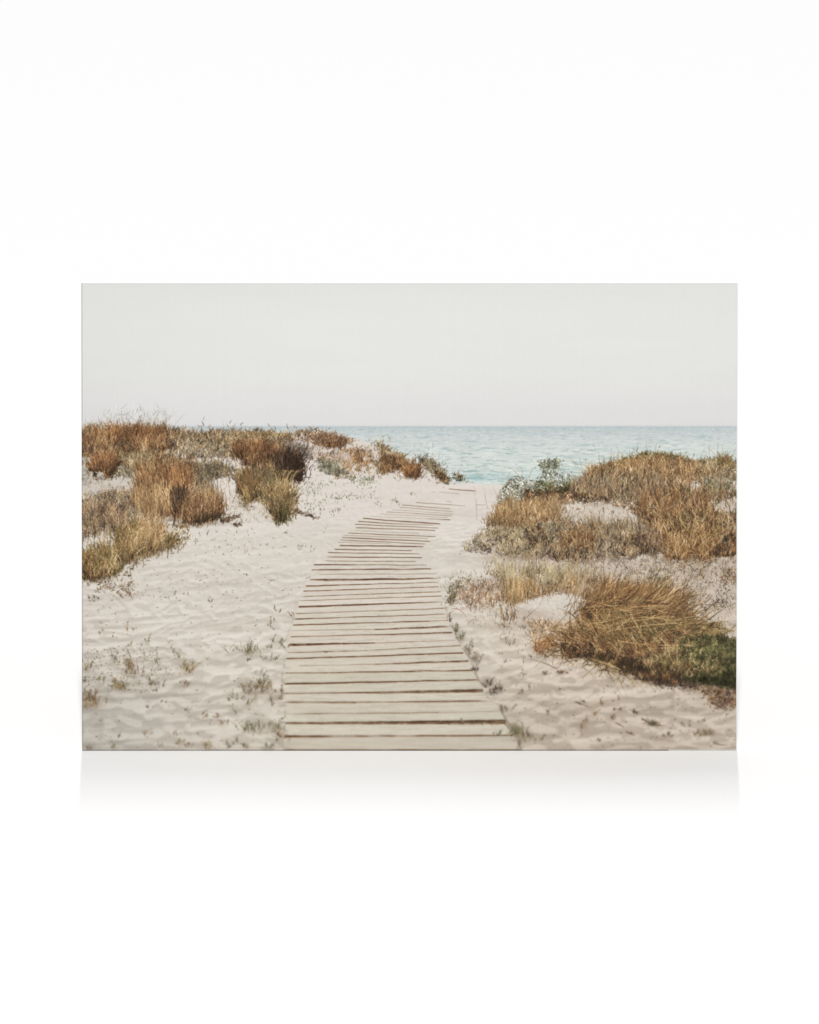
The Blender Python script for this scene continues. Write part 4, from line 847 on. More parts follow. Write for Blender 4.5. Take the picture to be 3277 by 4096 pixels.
# soft shade on the sand at the feet of the plants
for (f, x, y, rx, ry, a_) in ((A_, 870, 850, 190, 18, .5), (A_, 650, 820, 120, 20, .4), (A_, 1185, 735, 80, 14, .4), (A_, 1415, 830, 80, 16, .5), (A_, 1460, 555, 130, 14, .5), (A_, 350, 1110, 130, 26, .4), (A_, 520, 1050, 110, 20, .4), (A_, 150, 1230, 150, 20, .5),
                              (A_, 650, 1020, 70, 14, .35), (A_, 180, 525, 90, 10, .4), (B_, 945, 530, 60, 10, .4), (B_, 790, 490, 90, 12, .35), (B_, 1160, 560, 60, 14, .4), (B_, 390, 320, 110, 9, .35), (C_, 300, 1085, 260, 18, .4), (C_, 700, 1110, 260, 16, .4), (C_, 1380, 1110, 220, 16, .4),
                              (C_, 800, 715, 240, 12, .35), (F_, 700, 660, 220, 16, .5), (F_, 960, 755, 160, 20, .55), (F_, 1250, 835, 220, 20, .6), (F_, 1560, 870, 200, 22, .6), (F_, 380, 625, 90, 12, .35), (F_, 140, 425, 60, 8, .3), (F_, 1520, 1190, 60, 10, .4), (F_, 1120, 1130, 70, 8, .4),
                              (D_, 1210, 630, 70, 14, .3), (D_, 1250, 900, 120, 16, .35), (D_, 310, 880, 60, 12, .35), (D_, 95, 990, 80, 14, .4), (D_, 770, 770, 60, 10, .3), (D_, 380, 765, 60, 12, .35), (D_, 1300, 1180, 120, 14, .3), (E_, 1690, 1215, 80, 14, .4)):
    (X_, Y_) = f((x, y))[0]
    blob(X_, Y_, rx / 1.725 * .8, ry / 1.725, (146, 128, 110), a_)
# shade gathered inside the stands and along their feet
for (f, poly, n, L, b) in ((A_, ((270, 290), (430, 285), (430, 370), (280, 375)), 420, (6, 20), -.9), (A_, ((490, 260), (650, 270), (700, 340), (520, 350)), 420, (6, 20), -.7),
                           (A_, ((630, 570), (730, 560), (770, 700), (760, 800), (660, 790)), 620, (12, 46), -1.0), (A_, ((1320, 390), (1520, 390), (1560, 500), (1555, 555), (1420, 552), (1330, 480)), 900, (8, 34), -1.0),
                           (A_, ((730, 780), (1000, 760), (1010, 830), (850, 850), (740, 845)), 420, (8, 24), -.8), (A_, ((100, 470), (250, 460), (240, 530), (130, 530)), 260, (6, 20), -.7),
                           (A_, ((1330, 760), (1470, 760), (1440, 840), (1390, 835)), 220, (8, 24), -.7), (A_, ((260, 1040), (430, 1010), (440, 1090), (300, 1140)), 320, (8, 28), -.6), (A_, ((44, 1150), (200, 1130), (220, 1220), (44, 1240)), 300, (8, 26), -.6),
                           (B_, ((320, 270), (480, 270), (470, 320), (330, 325)), 260, (5, 14), -.6), (B_, ((760, 390), (880, 400), (860, 470), (740, 490)), 260, (5, 16), -.5), (B_, ((1100, 480), (1200, 550), (1180, 572), (1110, 520)), 160, (4, 12), -.8),
                           (C_, ((1230, 790), (1440, 770), (1520, 900), (1530, 1040), (1400, 1000), (1280, 940)), 1500, (8, 30), -.75), (C_, ((1530, 930), (1705, 900), (1705, 1080), (1560, 1090)), 620, (6, 24), -.8),
                           (C_, ((380, 1000), (720, 990), (760, 1090), (560, 1120), (400, 1090)), 620, (5, 18), -.5), (C_, ((240, 880), (360, 880), (420, 1000), (260, 1000)), 420, (5, 16), -.5), (C_, ((900, 930), (1080, 920), (1100, 1060), (900, 1080)), 520, (5, 18), -.7),
                           (C_, ((560, 640), (840, 640), (840, 715), (600, 710)), 420, (5, 16), -.6), (C_, ((200, 620), (560, 600), (600, 680), (280, 710)), 420, (4, 12), -.8), (C_, ((960, 740), (1160, 700), (1180, 860), (1060, 860)), 420, (6, 22), -.5),
                           (F_, ((640, 320), (780, 320), (800, 385), (740, 405), (660, 380)), 260, (6, 18), -.7), (F_, ((490, 560), (700, 570), (900, 640), (880, 710), (700, 660), (500, 665)), 700, (8, 30), -.8),
                           (F_, ((860, 640), (1100, 700), (1320, 760), (1320, 850), (1060, 815), (900, 750)), 900, (8, 26), -.9), (F_, ((1000, 470), (1320, 470), (1420, 560), (1200, 600), (1040, 560)), 620, (8, 30), -.6),
                           (F_, ((1240, 560), (1360, 540), (1420, 780), (1280, 760)), 520, (6, 20), -.6)):
    M(f(*poly), n, L, 'warm', .72, (1.4, 2.8), (1.45, .6), 100 if f is F_ else 8, 0, b)
# dry whitish flecks and blades over the right-hand slope
M(C_((600, 500), (1100, 420), (1660, 470), (1640, 640), (1300, 700), (620, 680)), 900, (7, 24), 'grey', .6, (1.2, 2.2), (1.5, .5), 12, 3, .7)
M(C_((1060, 720), (1500, 700), (1540, 1080), (1240, 1090)), 500, (16, 50), 'warm', .65, (1.2, 2.2), (1.4, .6), 30, 4, .8)
# weathering along the boards
wx_, wy_ = sample([(1140, 2960), (1160, 2650), (1240, 2340), (1290, 2240), (1700, 2240), (1760, 2400), (1900, 2700), (2040, 2960)], 1500)
wk = (wy_ - 1900) / 900
wl = rng.uniform(20, 120, len(wx_)) * wk
wt = -.035 * np.clip((2830 - wy_) / 400, 0, 1)
wc = pick([(184, 174, 156), (190, 182, 166), (176, 166, 148), (222, 215, 203)], len(wx_), .03)
add(wx_, wy_, wx_ + wl / 2, wy_ + wl / 2 * wt, wx_ + wl, wy_ + wl * wt, rng.uniform(1, 2.2, len(wx_)), wc, wc, .28, 0)

for (f, poly, n, h_, pal) in ((E_, ((1620, 1160), (1720, 1150), (1730, 1200), (1640, 1210)), 90, (16, 50), OLIVE + SPRIG + GREEN), (E_, ((1700, 1190), (1800, 1180), (1800, 1220), (1700, 1230)), 50, (10, 34), OLIVE + SPRIG),
                              (D_, ((1150, 860), (1360, 850), (1350, 890), (1170, 900)), 90, (14, 46), OLIVE + TAN), (D_, ((270, 840), (350, 840), (350, 880), (270, 880)), 70, (12, 38), OLIVE + TAN), (D_, ((44, 940), (150, 940), (150, 990), (44, 990)), 90, (14, 46), OLIVE + TAN + RUST),
                              (D_, ((720, 730), (820, 720), (820, 760), (730, 770)), 60, (12, 38), OLIVE + TAN), (D_, ((1150, 600), (1260, 600), (1250, 640), (1160, 640)), 70, (12, 38), SPRIG + OLIVE), (D_, ((1160, 1130), (1420, 1120), (1420, 1180), (1180, 1180)), 90, (14, 40), OLIVE + SPRIG),
                              (D_, ((880, 1260), (920, 1260), (920, 1290), (880, 1290)), 24, (10, 34), TAN), (D_, ((350, 720), (410, 720), (410, 770), (350, 770)), 40, (16, 60), RUST + OLIVE), (E_, ((1480, 880), (1560, 870), (1560, 910), (1500, 920)), 60, (12, 36), PURP + DARK[:1]),
                              (F_, ((1440, 1190), (1540, 1170), (1550, 1200), (1450, 1210)), 36, (8, 26), OLIVE), (F_, ((1070, 1110), (1170, 1120), (1170, 1140), (1090, 1135)), 36, (8, 26), OLIVE + DARK[:1])):
    G(f(*poly), int(n * .6), h_, pal, (0, .65), (1.2, 2.4), .85, 1.1, .5)

#WALK
# ======================= boardwalk ===========================================
EL = B_((1000, 690), (870, 722), (770, 768), (590, 815), (540, 860), (495, 918), (455, 950), (430, 990), (380, 1040), (340, 1085), (262, 1136)) + E_((245, 45), (205, 163), (155, 308), (105, 470), (75, 640), (62, 768), (55, 908), (50, 968), (72, 985), (65, 1114), (55, 1310))
ER = B_((1320, 690), (1270, 730), (1235, 780), (1215, 826), (1150, 856), (1115, 900), (1105, 944), (1070, 976), (1030, 1012), (1010, 1088), (1050, 1138)) + E_((1112, 45), (1130, 138), (1155, 232), (1185, 358), (1222, 450), (1234, 490), (1300, 620), (1370, 746), (1415, 830), (1470, 955), (1530, 978), (1600, 1110), (1650, 1200), (1700, 1310))
lx = np.interp(YY[:, 0], [p[1] for p in EL], [p[0] for p in EL]).astype(np.float32)
rx_ = np.interp(YY[:, 0], [p[1] for p in ER], [p[0] for p in ER]).astype(np.float32)
yrow = YY[:, :1]
MID = sorted({round((E_((a, b))[0][1] + E_((c, d))[0][1]) / 2) for (a, b, c, d) in
              ((205, 163, 1130, 138), (155, 308, 1165, 272), (130, 392, 1180, 358), (100, 514, 1228, 487), (78, 626, 1280, 575), (60, 768, 1372, 746), (60, 842, 1402, 812), (56, 908, 1442, 889), (50, 968, 1470, 961), (62, 1114, 1600, 1104), (58, 1206, 1648, 1198))})
jl = np.random.default_rng(8).normal(0, 2.6, (2, len(MID) + 1))
lx = lx + jl[0][np.searchsorted(MID, yrow[:, 0])].astype(np.float32)
rx_ = rx_ + jl[1][np.searchsorted(MID, yrow[:, 0])].astype(np.float32)
edge = np.clip((XX - lx[:, None]) / 3, 0, 1) * np.clip((rx_[:, None] - XX) / 3, 0, 1)
show = np.clip((yrow - 2245) / 90, 0, 1)                       # the far end lies under drifted sand
drift = fbm(XX / 60, YY / 16, 3, 61)
show = np.clip(show + drift * .5 * (1 - show), 0, 1) * np.clip((yrow - 2010) / 40, 0, 1)
# windblown sand over the right end of the middle boards
rs = np.clip((XX - 1640) / 60, 0, 1) * np.exp(-((YY - 2235) / 50) ** 2)
show = show * (1 - rs)
wood = ramp(YY, [(2000, (218, 209, 199)), (2300, (217, 208, 196)), (2500, (214, 205, 191)), (2750, (213, 205, 189)), (2900, (211, 203, 187)), (3004, (206, 198, 182))])
sc = np.clip((YY - 1900) / 900, .2, 1.4)
skew = YY + (XX - 1400) * .035 * np.clip((2830 - YY) / 400, 0, 1)
grain = fbm(XX / (46 * sc), skew / (2.6 * sc), 3, 63)
wood += (np.clip(grain, -1, 1) * 4.6 - np.clip(-grain - .45, 0, 1) * 12)[..., None]
wood += (fbm(XX / (120 * sc), skew / (14 * sc), 2, 67) * 4.2)[..., None] * np.array((1, .95, .9), np.float32)

GAPS = [('B', 1195, 611, 1390, 628, 3, 3, .7), ('B', 1130, 633, 1275, 645, 1.6, 1.6, .35), ('B', 1075, 632, 1110, 634, 1.6, 1.6, .3), ('B', 1175, 697, 1230, 702, 1.6, 1.6, .4), ('B', 1385, 722, 1460, 724, 1.8, 1.4, .4), ('B', 965, 706, 1225, 722, 2.4, 2, .55), ('B', 1225, 722, 1320, 730, 2, 1.4, .45),
        ('B', 870, 724, 1215, 750, 2.6, 2, .6), ('B', 855, 740, 1230, 768, 2, 2, .5), ('B', 800, 757, 1235, 784, 1.6, 1.6, .35), ('B', 765, 771, 1225, 798, 2.4, 2, .5), ('B', 715, 784, 1200, 812, 1.8, 1.6, .35), ('B', 1050, 819, 1215, 827, 1.5, 3, .65), ('B', 650, 800, 1060, 820, 1.4, 1.6, .3),
        ('B', 600, 815, 860, 836, 4, 3.5, .85), ('B', 860, 836, 1145, 855, 4, 4, .8), ('B', 568, 836, 880, 856, 3.5, 2, .8), ('B', 880, 856, 1100, 864, 2, 1.5, .5), ('B', 545, 856, 1130, 884, 3, 2, .65), ('B', 552, 880, 1110, 900, 3.2, 2.4, .7), ('B', 545, 900, 1000, 920, 1.5, 1.5, .4),
        ('B', 498, 917, 1112, 943, 3.2, 2.2, .7), ('B', 470, 932, 1060, 957, 2, 1.6, .5), ('B', 457, 948, 1075, 976, 3.6, 2.8, .8), ('B', 442, 964, 1040, 994, 3, 2.4, .7), ('B', 430, 980, 800, 992, 2, 1.4, .4), ('B', 440, 1003, 1030, 1012, 4.6, 4, .85), ('B', 405, 1029, 950, 1040, 4, 2.4, .8),
        ('B', 360, 1052, 1000, 1062, 3.6, 2, .75), ('B', 350, 1082, 1018, 1088, 4, 3, .85), ('B', 340, 1110, 975, 1115, 3.4, 1.8, .75), ('B', 262, 1136, 1050, 1140, 4.4, 1.8, .85), ('B', 245, 1172, 1082, 1167, 5, 4, .9), ('B', 300, 1204, 1120, 1200, 1.6, 2, .5), ('B', 230, 1240, 340, 1241, 5, 8, .9), ('B', 340, 1243, 620, 1240, 10, 8, .85), ('B', 620, 1240, 1125, 1232, 8, 5, .9),
        ('E', 205, 163, 1130, 138, 5, 1.8, .85), ('E', 190, 199, 1135, 168, 4.4, 2.2, .8), ('E', 178, 236, 1150, 202, 2.6, 3.2, .75), ('E', 165, 265, 1155, 232, 2, 3.2, .7), ('E', 155, 308, 1165, 272, 7.5, 4, .9), ('E', 140, 354, 1172, 318, 3.4, 2.6, .75), ('E', 130, 392, 1180, 358, 4.4, 2.6, .8), ('E', 118, 433, 1205, 402, 4.6, 4, .85),
        ('E', 105, 470, 690, 463, 1.4, 2.4, .55), ('E', 690, 463, 1220, 444, 4, 8, .85), ('E', 100, 514, 690, 500, 3, 3.4, .75), ('E', 690, 500, 1228, 487, 4.5, 7, .85), ('E', 92, 572, 690, 556, 11, 4, .9), ('E', 690, 556, 1270, 538, 2.6, 1.6, .6), ('E', 78, 626, 600, 610, 4, 3, .75), ('E', 600, 610, 1280, 575, 2.6, 4, .75), ('E', 70, 668, 1305, 625, 5, 5.5, .85),
        ('E', 160, 715, 690, 704, 1.4, 3, .6), ('E', 690, 704, 1340, 682, 5, 8, .85), ('E', 60, 768, 1372, 746, 4, 6, .85), ('E', 60, 842, 1402, 812, 7, 5, .92), ('E', 56, 908, 600, 902, 5, 6, .85), ('E', 600, 902, 1442, 889, 7, 16, .8), ('E', 50, 968, 560, 970, 6, 7, .85), ('E', 560, 968, 1470, 961, 4, 8, .75),
        ('E', 70, 1050, 1130, 1040, 3, 3, .8), ('E', 1130, 1040, 1560, 1030, 2, 2, .5), ('E', 62, 1114, 640, 1112, 8, 12, .88), ('E', 640, 1112, 1600, 1104, 13, 20, .85), ('E', 58, 1206, 640, 1203, 9, 8, .88), ('E', 640, 1203, 1648, 1198, 5, 6, .82), ('E', 52, 1299, 1700, 1299, 3, 3, .8)]
# one tone per plank: rows between gaps at the middle of the walk
mids = sorted({round((E_((a, b))[0][1] + E_((c, d))[0][1]) / 2 if t == 'E' else (B_((a, b))[0][1] + B_((c, d))[0][1]) / 2) for (t, a, b, c, d, _, _, _) in GAPS})
band = np.searchsorted(np.array(mids), skew.ravel()).reshape(skew.shape)
tone = np.random.default_rng(5).normal(0, 1, (len(mids) + 2, 3)).astype(np.float32)
wood += tone[band][..., :1] * 3.2 + (tone[band][..., 1:2]) * np.array((-1.0, .1, -.9), np.float32)
mix(edge * show * .93, wood)
IMG_W = edge * show
# shadowed left and right sides of the walk
sl = np.exp(-((XX - lx[:, None] + 4) / 5) ** 2) * np.clip((yrow - 2330) / 300, 0, 1) * .45
sl = sl * np.clip(.6 + fbm(XX / 20, YY / 26, 2, 64), 0, 1)
mix(sl, (140, 122, 102))
sr = np.exp(-((XX - rx_[:, None] - 3) / 5) ** 2) * np.clip((yrow - 2360) / 120, 0, 1) * .5
sr = sr * np.clip(.6 + fbm(XX / 20, YY / 26, 2, 65), 0, 1)
mix(sr, (124, 108, 90))


def gap(p0, p1, w0, w1, a, seed, ends=(True, True)):
    x0, y0 = p0
    x1, y1 = p1
    yy0, yy1 = int(min(y0, y1) - 16 - PY0), int(max(y0, y1) + 18 - PY0)
    xx0, xx1 = int(x0 - PX0), int(x1 - PX0)
    yy1 = min(yy1, PH)
    X, Y = XX[yy0:yy1, xx0:xx1], YY[yy0:yy1, xx0:xx1]
    t = (X - x0) / (x1 - x0)
    cy = y0 + (y1 - y0) * t + fbm(X / 90, X * 0 + round(y0 * .01) * 3.3, 2, 71) * .9
    hw = (w0 + (w1 - w0) * t) * .5 * 1.0 * (1 + .13 * fbm(X / 30, X * 0 + seed * 3.1, 3, 73))
    d = np.abs(Y - cy)
    m = np.clip(hw - d + .9, 0, 1.0) * a
    endf = (np.clip((X - x0) / 6, 0, 1) if ends[0] else 1.0) * (np.clip((x1 - X) / 6, 0, 1) if ends[1] else 1.0)
    m = m * endf * np.clip(1.05 + .28 * fbm(X / 60, X * 0 + seed * 5, 2, 75), .7, 1)
    # upper lip of the gap in deep shade, warm brown light further in
    v = np.clip((Y - cy) / np.maximum(hw, .6) * .5 + .5, 0, 1)[..., None]
    thick = np.clip((hw - 1.5) / 4, 0, 1)[..., None]
    col = np.array((84, 62, 46), np.float32) * (1 - v) + np.array((136, 100, 70), np.float32) * v
    col = col * (1 + .12 * fbm(X / 16, Y / 3, 2, 77))[..., None]
    col = col * (1 - .12 * thick)
    s = IMG[yy0:yy1, xx0:xx1]
    s[:] = s * (1 - m[..., None]) + col * m[..., None]
    # lit lower lip
    lip = np.clip(1 - np.abs(Y - cy - hw - 2.2) / 1.8, 0, 1) * .35 * endf * a
    s[:] = s * (1 - lip[..., None]) + np.array((222, 213, 196), np.float32) * lip[..., None]


for k, (t, a, b, c, d, w0, w1, al) in enumerate(GAPS):
    f = B_ if t == 'B' else E_
    p0, p1 = f((a, b), (c, d))
    j0 = k > 0 and GAPS[k - 1][3] == a and abs(GAPS[k - 1][4] - b) < 4
    j1 = k + 1 < len(GAPS) and GAPS[k + 1][1] == c and abs(GAPS[k + 1][2] - d) < 4
    gap(p0, p1, w0 / 1.725 * 1.5, w1 / 1.725 * 1.5, min(1, al * 1.12), k * 7.7, (not j0, not j1))
# sand lying on the planks
for (x, y, rx, ry, a) in ((750, 975, 40, 8, .8), (210, 970, 60, 4, .6), (330, 968, 60, 4, .55), (450, 968, 30, 4, .5), (1440, 966, 70, 4, .8), (1560, 972, 50, 5, .8), (470, 130, 120, 6, .75), (680, 126, 40, 4, .7), (920, 55, 90, 7, .6), (900, 70, 60, 5, .6), (1420, 1000, 60, 16, .35), (760, 1010, 60, 12, .3)):
    blob(*E_((x, y))[0], rx / 1.725, ry / 1.725, (220, 209, 196), a)
# dirt in the lowest wide gap
S(E_((1080, 1104), (1540, 1100), (1540, 1108), (1080, 1112)), 40, (4, 12), DARK + OLIVE, (1.6, 3), (.1, .5), .75)
line(E_((335, 617), (350, 621), (368, 618)), 4, (84, 68, 54), .85)
line(E_((455, 552), (457, 560), (458, 566)), 3, (206, 192, 174), .85)
# sand blown over the board ends and into a few of the gaps
dist = np.minimum(XX - lx[:, None], rx_[:, None] - XX)
spill = np.clip((fbm(XX / 80, YY / 11, 3, 95) - .12) * 2.6, 0, 1) * np.exp(-np.clip(dist, 0, None) / 46) * (dist > -4) * np.clip((yrow - 2100) / 100, 0, 1)
mix(np.clip(spill * .85, 0, 1), sand)
sg = np.clip((fbm(XX / 130, YY / 20, 3, 97) - .42) * 2.2, 0, 1) * (dist > 0) * .45 * np.clip((yrow - 2150) / 80, 0, 1)
mix(sg, (214, 205, 192))
#END
raster()

# softness of the lens: crisp in the middle distance, softer towards the camera
g = blur(IMG, 1)
g2 = blur(IMG, 2)
wq = np.clip((YY - 2480) / 480, 0, 1)[..., None]
g4 = blur(IMG, 4)
IMG = (IMG * .4 + g * .6) * (1 - wq) + (g2 * .6 + g4 * .4) * wq
wh = np.clip((1990 - YY) / 200, 0, 1)[..., None] * .12
IMG = IMG * (1 - wh) + g2 * wh
# corners fall off a little
vx, vy = (XX - 1638) / 1311, (YY - 2068) / 935
IMG *= (1 - .035 * np.clip(vx * vx + vy * vy - .9, 0, 1) * (YY > 2068))[..., None]
INK = (IMG[0::2, 0::2] + IMG[1::2, 0::2] + IMG[0::2, 1::2] + IMG[1::2, 1::2]) / 4
NR, NC = INK.shape[:2]
# the weave takes the ink a touch unevenly, thread by thread
INK = INK + rng.normal(0, .4, (1, NC, 1)) + rng.normal(0, .25, (NR, 1, 1)) + rng.normal(0, 1.1, (NR, NC, 1))
INK = INK - 9 * np.exp(-((INK - 92) / 46) ** 2) + 1.5 * np.exp(-((INK - 205) / 22) ** 2)
INK = np.clip(INK, 0, 255).astype(np.float32)

# ---------------------------------------------------------------------------
# The scene: one stretched canvas standing on a white floor
# ---------------------------------------------------------------------------
R = math.radians
scene = bpy.context.scene
col = scene.collection
PX = 0.84 / PW                       # metres per photograph pixel at the canvas
PITCH = R(12.0)
CW = PW * PX
CH = PH * PX / math.cos(PITCH)
DEPTH = 0.018
RAD = 0.0011
INK_SCALE = .945                     # base colour against the light that falls on it


def link(name, me, parent=None, mat=None):
    o = bpy.data.objects.new(name, me)
    col.objects.link(o)
    o.parent = parent
    if mat:
        me.materials.append(mat)
    return o


def grid_mesh(name, P, C=None):
    nr, nc = P.shape[:2]
    me = bpy.data.meshes.new(name)
    me.vertices.add(nr * nc)
    me.vertices.foreach_set('co', np.ascontiguousarray(P, np.float32).ravel())
    i = np.arange(nr * nc, dtype=np.int32).reshape(nr, nc)
    q = np.stack([i[:-1, :-1], i[1:, :-1], i[1:, 1:], i[:-1, 1:]], -1).reshape(-1, 4)
    me.loops.add(q.size)
    me.polygons.add(len(q))
    me.loops.foreach_set('vertex_index', q.ravel())
    me.polygons.foreach_set('loop_start', np.arange(0, q.size, 4, dtype=np.int32))
    me.update(calc_edges=True)
    if C is not None:
        at = me.color_attributes.new('ink', 'FLOAT_COLOR', 'POINT')
        a = np.ones((nr * nc, 4), np.float32)
        a[:, :3] = C.reshape(-1, 3)
        at.data.foreach_set('color', a.ravel())
    return me


def material(name, rough=.8, spec=.25):
    m = bpy.data.materials.new(name)
    m.use_nodes = True
    b = m.node_tree.nodes['Principled BSDF']
    b.inputs['Roughness'].default_value = rough
    b.inputs['Specular IOR Level'].default_value = spec
    return m, m.node_tree.nodes, m.node_tree.links, b


# ---- materials ---------------------------------------------------------------
m_print, N, L, B = material('printed canvas', .95, .04)
a = N.new('ShaderNodeAttribute')
a.attribute_name = 'ink'
L.new(a.outputs['Color'], B.inputs['Base Color'])
tc = N.new('ShaderNodeTexCoord')
bump = N.new('ShaderNodeBump')
bump.inputs['Strength'].default_value = .1
bump.inputs['Distance'].default_value = .0003
w1 = N.new('ShaderNodeTexWave')
w1.bands_direction = 'X'
w1.inputs['Scale'].default_value = 330
w1.inputs['Distortion'].default_value = .6
w2 = N.new('ShaderNodeTexWave')
w2.bands_direction = 'Z'
w2.inputs['Scale'].default_value = 330
w2.inputs['Distortion'].default_value = .6
mx = N.new('ShaderNodeMath')
mx.operation = 'ADD'
for w in (w1, w2):
    L.new(tc.outputs['Object'], w.inputs['Vector'])
L.new(w1.outputs['Fac'], mx.inputs[0])
L.new(w2.outputs['Fac'], mx.inputs[1])
L.new(mx.outputs[0], bump.inputs['Height'])
L.new(bump.outputs['Normal'], B.inputs['Normal'])

m_cloth, N, L, B = material('bare canvas', .9, .12)
tc = N.new('ShaderNodeTexCoord')
nz = N.new('ShaderNodeTexNoise')
nz.inputs['Scale'].default_value = 900
rp = N.new('ShaderNodeValToRGB')
rp.color_ramp.elements[0].color = (.90, .90, .89, 1)
rp.color_ramp.elements[1].color = (.94, .94, .93, 1)
L.new(tc.outputs['Object'], nz.inputs['Vector'])
L.new(nz.outputs['Fac'], rp.inputs['Fac'])
L.new(rp.outputs['Color'], B.inputs['Base Color'])

m_board, N, L, B = material('backing board', .8, .2)
nz = N.new('ShaderNodeTexNoise')
nz.inputs['Scale'].default_value = 40
rp = N.new('ShaderNodeValToRGB')
rp.color_ramp.elements[0].color = (.42, .33, .23, 1)
rp.color_ramp.elements[1].color = (.52, .42, .30, 1)
L.new(nz.outputs['Fac'], rp.inputs['Fac'])
L.new(rp.outputs['Color'], B.inputs['Base Color'])

m_floor, N, L, B = material('white floor', .55, .0)
nz = N.new('ShaderNodeTexNoise')
nz.inputs['Scale'].default_value = 1.6
nz.inputs['Detail'].default_value = 4
rp = N.new('ShaderNodeValToRGB')
rp.color_ramp.elements[0].color = (.885, .885, .885, 1)
rp.color_ramp.elements[1].color = (.90, .90, .90, 1)
L.new(nz.outputs['Fac'], rp.inputs['Fac'])
L.new(rp.outputs['Color'], B.inputs['Base Color'])

# ---- the floor ----------------------------------------------------------------
fx = np.linspace(-45, 45, 31)
F = np.zeros((31, 31, 3), np.float32)
F[..., 0], F[..., 1] = np.meshgrid(fx, fx)
floor = link('floor', grid_mesh('floor', F[::-1]), None, m_floor)
for p in floor.data.polygons[:1]:
    pass
floor['kind'] = 'structure'

# ---- the canvas ---------------------------------------------------------------
root = bpy.data.objects.new('canvas_print', None)
root.empty_display_size = .1
col.objects.link(root)
root['label'] = 'wide unframed canvas print of a boardwalk through beach dunes, standing upright on a white floor'
root['category'] = 'canvas print'

# printed front: the flat face, and the rim where the cloth turns over the bars
K = 4
arc = np.radians(np.linspace(90, 0, K + 1)[:-1])
us = np.linspace(RAD, CW - RAD, NC)
vs = np.linspace(CH - RAD, RAD, NR)
ux = np.concatenate([RAD - RAD * np.sin(arc), us, CW - RAD + RAD * np.sin(arc[::-1])]) - CW / 2
uy = np.concatenate([RAD * (1 - np.cos(arc)), us * 0, RAD * (1 - np.cos(arc[::-1]))])
vz = np.concatenate([CH - RAD + RAD * np.sin(arc), vs, RAD - RAD * np.sin(arc[::-1])])
vy = np.concatenate([RAD * (1 - np.cos(arc)), vs * 0, RAD * (1 - np.cos(arc[::-1]))])
P = np.zeros((NR + 2 * K, NC + 2 * K, 3), np.float32)
P[..., 0] = ux[None, :]
P[..., 1] = np.minimum(uy[None, :] + vy[:, None], RAD)
P[..., 2] = vz[:, None]
ink = np.pad(INK, ((K, K), (K, K), (0, 0)), mode='edge')
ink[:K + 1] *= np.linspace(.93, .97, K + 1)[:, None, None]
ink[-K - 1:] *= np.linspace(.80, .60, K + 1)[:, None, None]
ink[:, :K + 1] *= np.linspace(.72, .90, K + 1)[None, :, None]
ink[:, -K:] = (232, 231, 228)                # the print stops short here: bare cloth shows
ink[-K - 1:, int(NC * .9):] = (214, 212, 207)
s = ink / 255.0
fall = np.interp(np.arange(len(ink)) / len(ink), [0, .55, .7, .8, .86, .92, .96, 1.0], [1, 1, 1.01, 1.02, 1.025, 1.015, 1.03, 1.12])  # lower rows of ink lightened to offset the weaker light falling there
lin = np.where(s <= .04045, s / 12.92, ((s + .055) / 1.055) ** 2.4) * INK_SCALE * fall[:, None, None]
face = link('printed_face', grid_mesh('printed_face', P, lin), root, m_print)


def strip(p0, p1, nrm, inner):
    """one side of the wrap: a thin sheet of cloth from the rim to the back, folded over it"""
    p0, p1, nrm = (np.array(v, float) for v in (p0, p1, nrm))
    prof = [(0, RAD), (0, DEPTH * .35), (.0001, DEPTH * .7), (0, DEPTH - .0006), (-.0006, DEPTH), (-.02, DEPTH + .0002)]
    n = 24
    Q = np.zeros((len(prof), n, 3), np.float32)
    for r_, (o_, y_) in enumerate(prof):
        for c_ in range(n):
            t_ = c_ / (n - 1)
            pt = p0 + (p1 - p0) * t_ + nrm * o_
            Q[r_, c_] = (pt[0], y_, pt[2])
    return link('side_edge', grid_mesh('side_edge', Q), root, m_cloth)


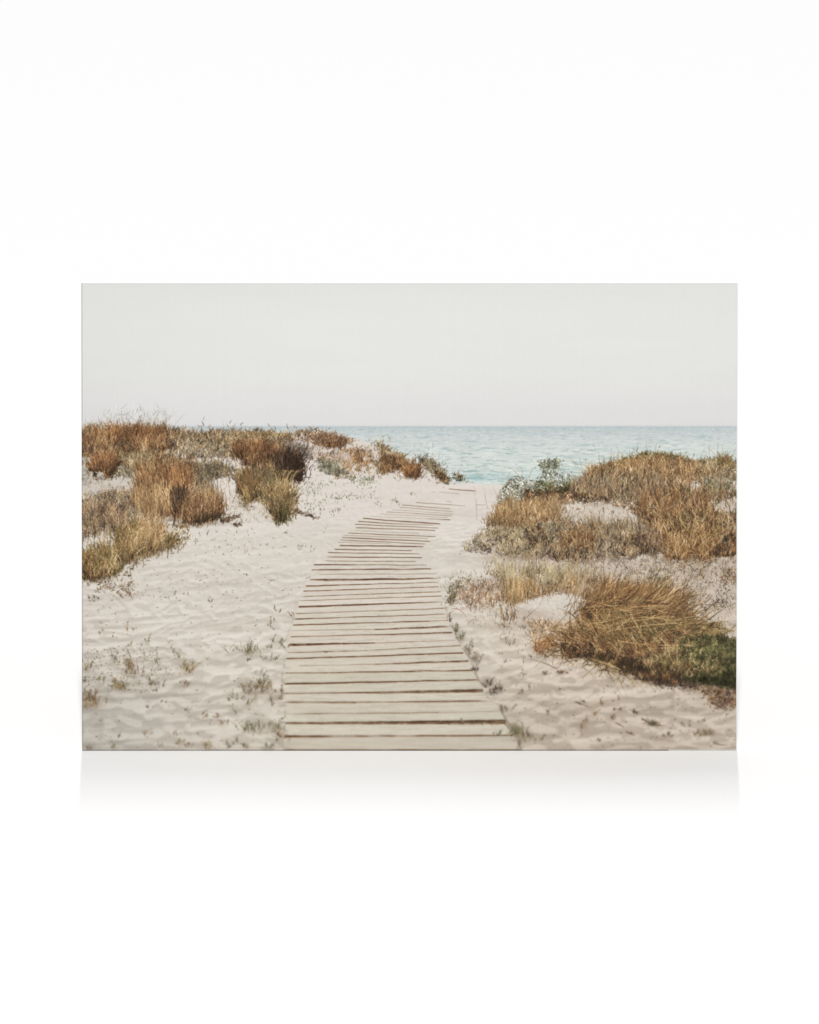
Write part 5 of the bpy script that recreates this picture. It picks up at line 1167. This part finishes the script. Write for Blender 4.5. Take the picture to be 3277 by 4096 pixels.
h = CW / 2
strip((-h, 0, CH), (h, 0, CH), (0, 0, 1), 0)
strip((h, 0, 0), (-h, 0, 0), (0, 0, -1), 0)
strip((-h, 0, 0), (-h, 0, CH), (-1, 0, 0), 0)
strip((h, 0, CH), (h, 0, 0), (1, 0, 0), 0)
bb = np.zeros((6, 8, 3), np.float32)
bb[..., 0], bb[..., 2] = np.meshgrid(np.linspace(-h + .012, h - .012, 8), np.linspace(.012, CH - .012, 6))
bb[..., 1] = DEPTH - .0012
link('backing_board', grid_mesh('backing_board', bb), root, m_board)

# ---- light: studio lamps and a white surround ---------------------------------
w = bpy.data.worlds.new('World')
scene.world = w
w.use_nodes = True
bg = w.node_tree.nodes['Background']
bg.inputs['Color'].default_value = (1, 1, 1, 1)
WORLD, KEY, STRIP = .52, .50, .24
bg.inputs['Strength'].default_value = WORLD


def lamp(name, elev, azim, dist, sx, sy, irr, colr=(1, 1, 1)):
    """an area lamp aimed at the canvas foot; irr = what it gives a surface facing it"""
    d = np.array((math.sin(azim) * math.cos(elev), -math.cos(azim) * math.cos(elev), math.sin(elev)))
    li = bpy.data.lights.new(name, 'AREA')
    li.shape = 'RECTANGLE'
    li.size, li.size_y = sx, sy
    li.energy = irr * math.pi * dist * dist * math.pi
    li.color = colr
    o = bpy.data.objects.new(name, li)
    col.objects.link(o)
    o.location = d * dist
    import mathutils
    o.rotation_euler = mathutils.Vector(-d).to_track_quat('-Z', 'Y').to_euler()
    return o


lamp('key_lamp', R(54), 0, 80, 1.5, 12, KEY)
lamp('strip_lamp', R(68), R(180), 200, 1.0, 83, STRIP)

# ---- camera: long lens, a little above the canvas ------------------------------
cam = bpy.data.cameras.new('camera')
co = bpy.data.objects.new('camera', cam)
col.objects.link(co)
D = 60.0
up = np.array((0, math.sin(PITCH), math.cos(PITCH)))
view = np.array((0, -math.cos(PITCH), math.sin(PITCH)))
aim = np.array((0, 0, CH / 2)) + up * ((PY0 + PH / 2 - 2048) * PX)
co.location = aim + view * D
co.rotation_euler = (R(90) - PITCH, 0, 0)
cam.sensor_fit = 'VERTICAL'
cam.sensor_height = 36
cam.lens = D * 36 / (4096 * PX)
cam.clip_end = 500
scene.camera = co

scene.view_settings.view_transform = 'Standard'
scene.view_settings.look = 'None'
scene.view_settings.exposure = 0
scene.cycles.max_bounces = 6
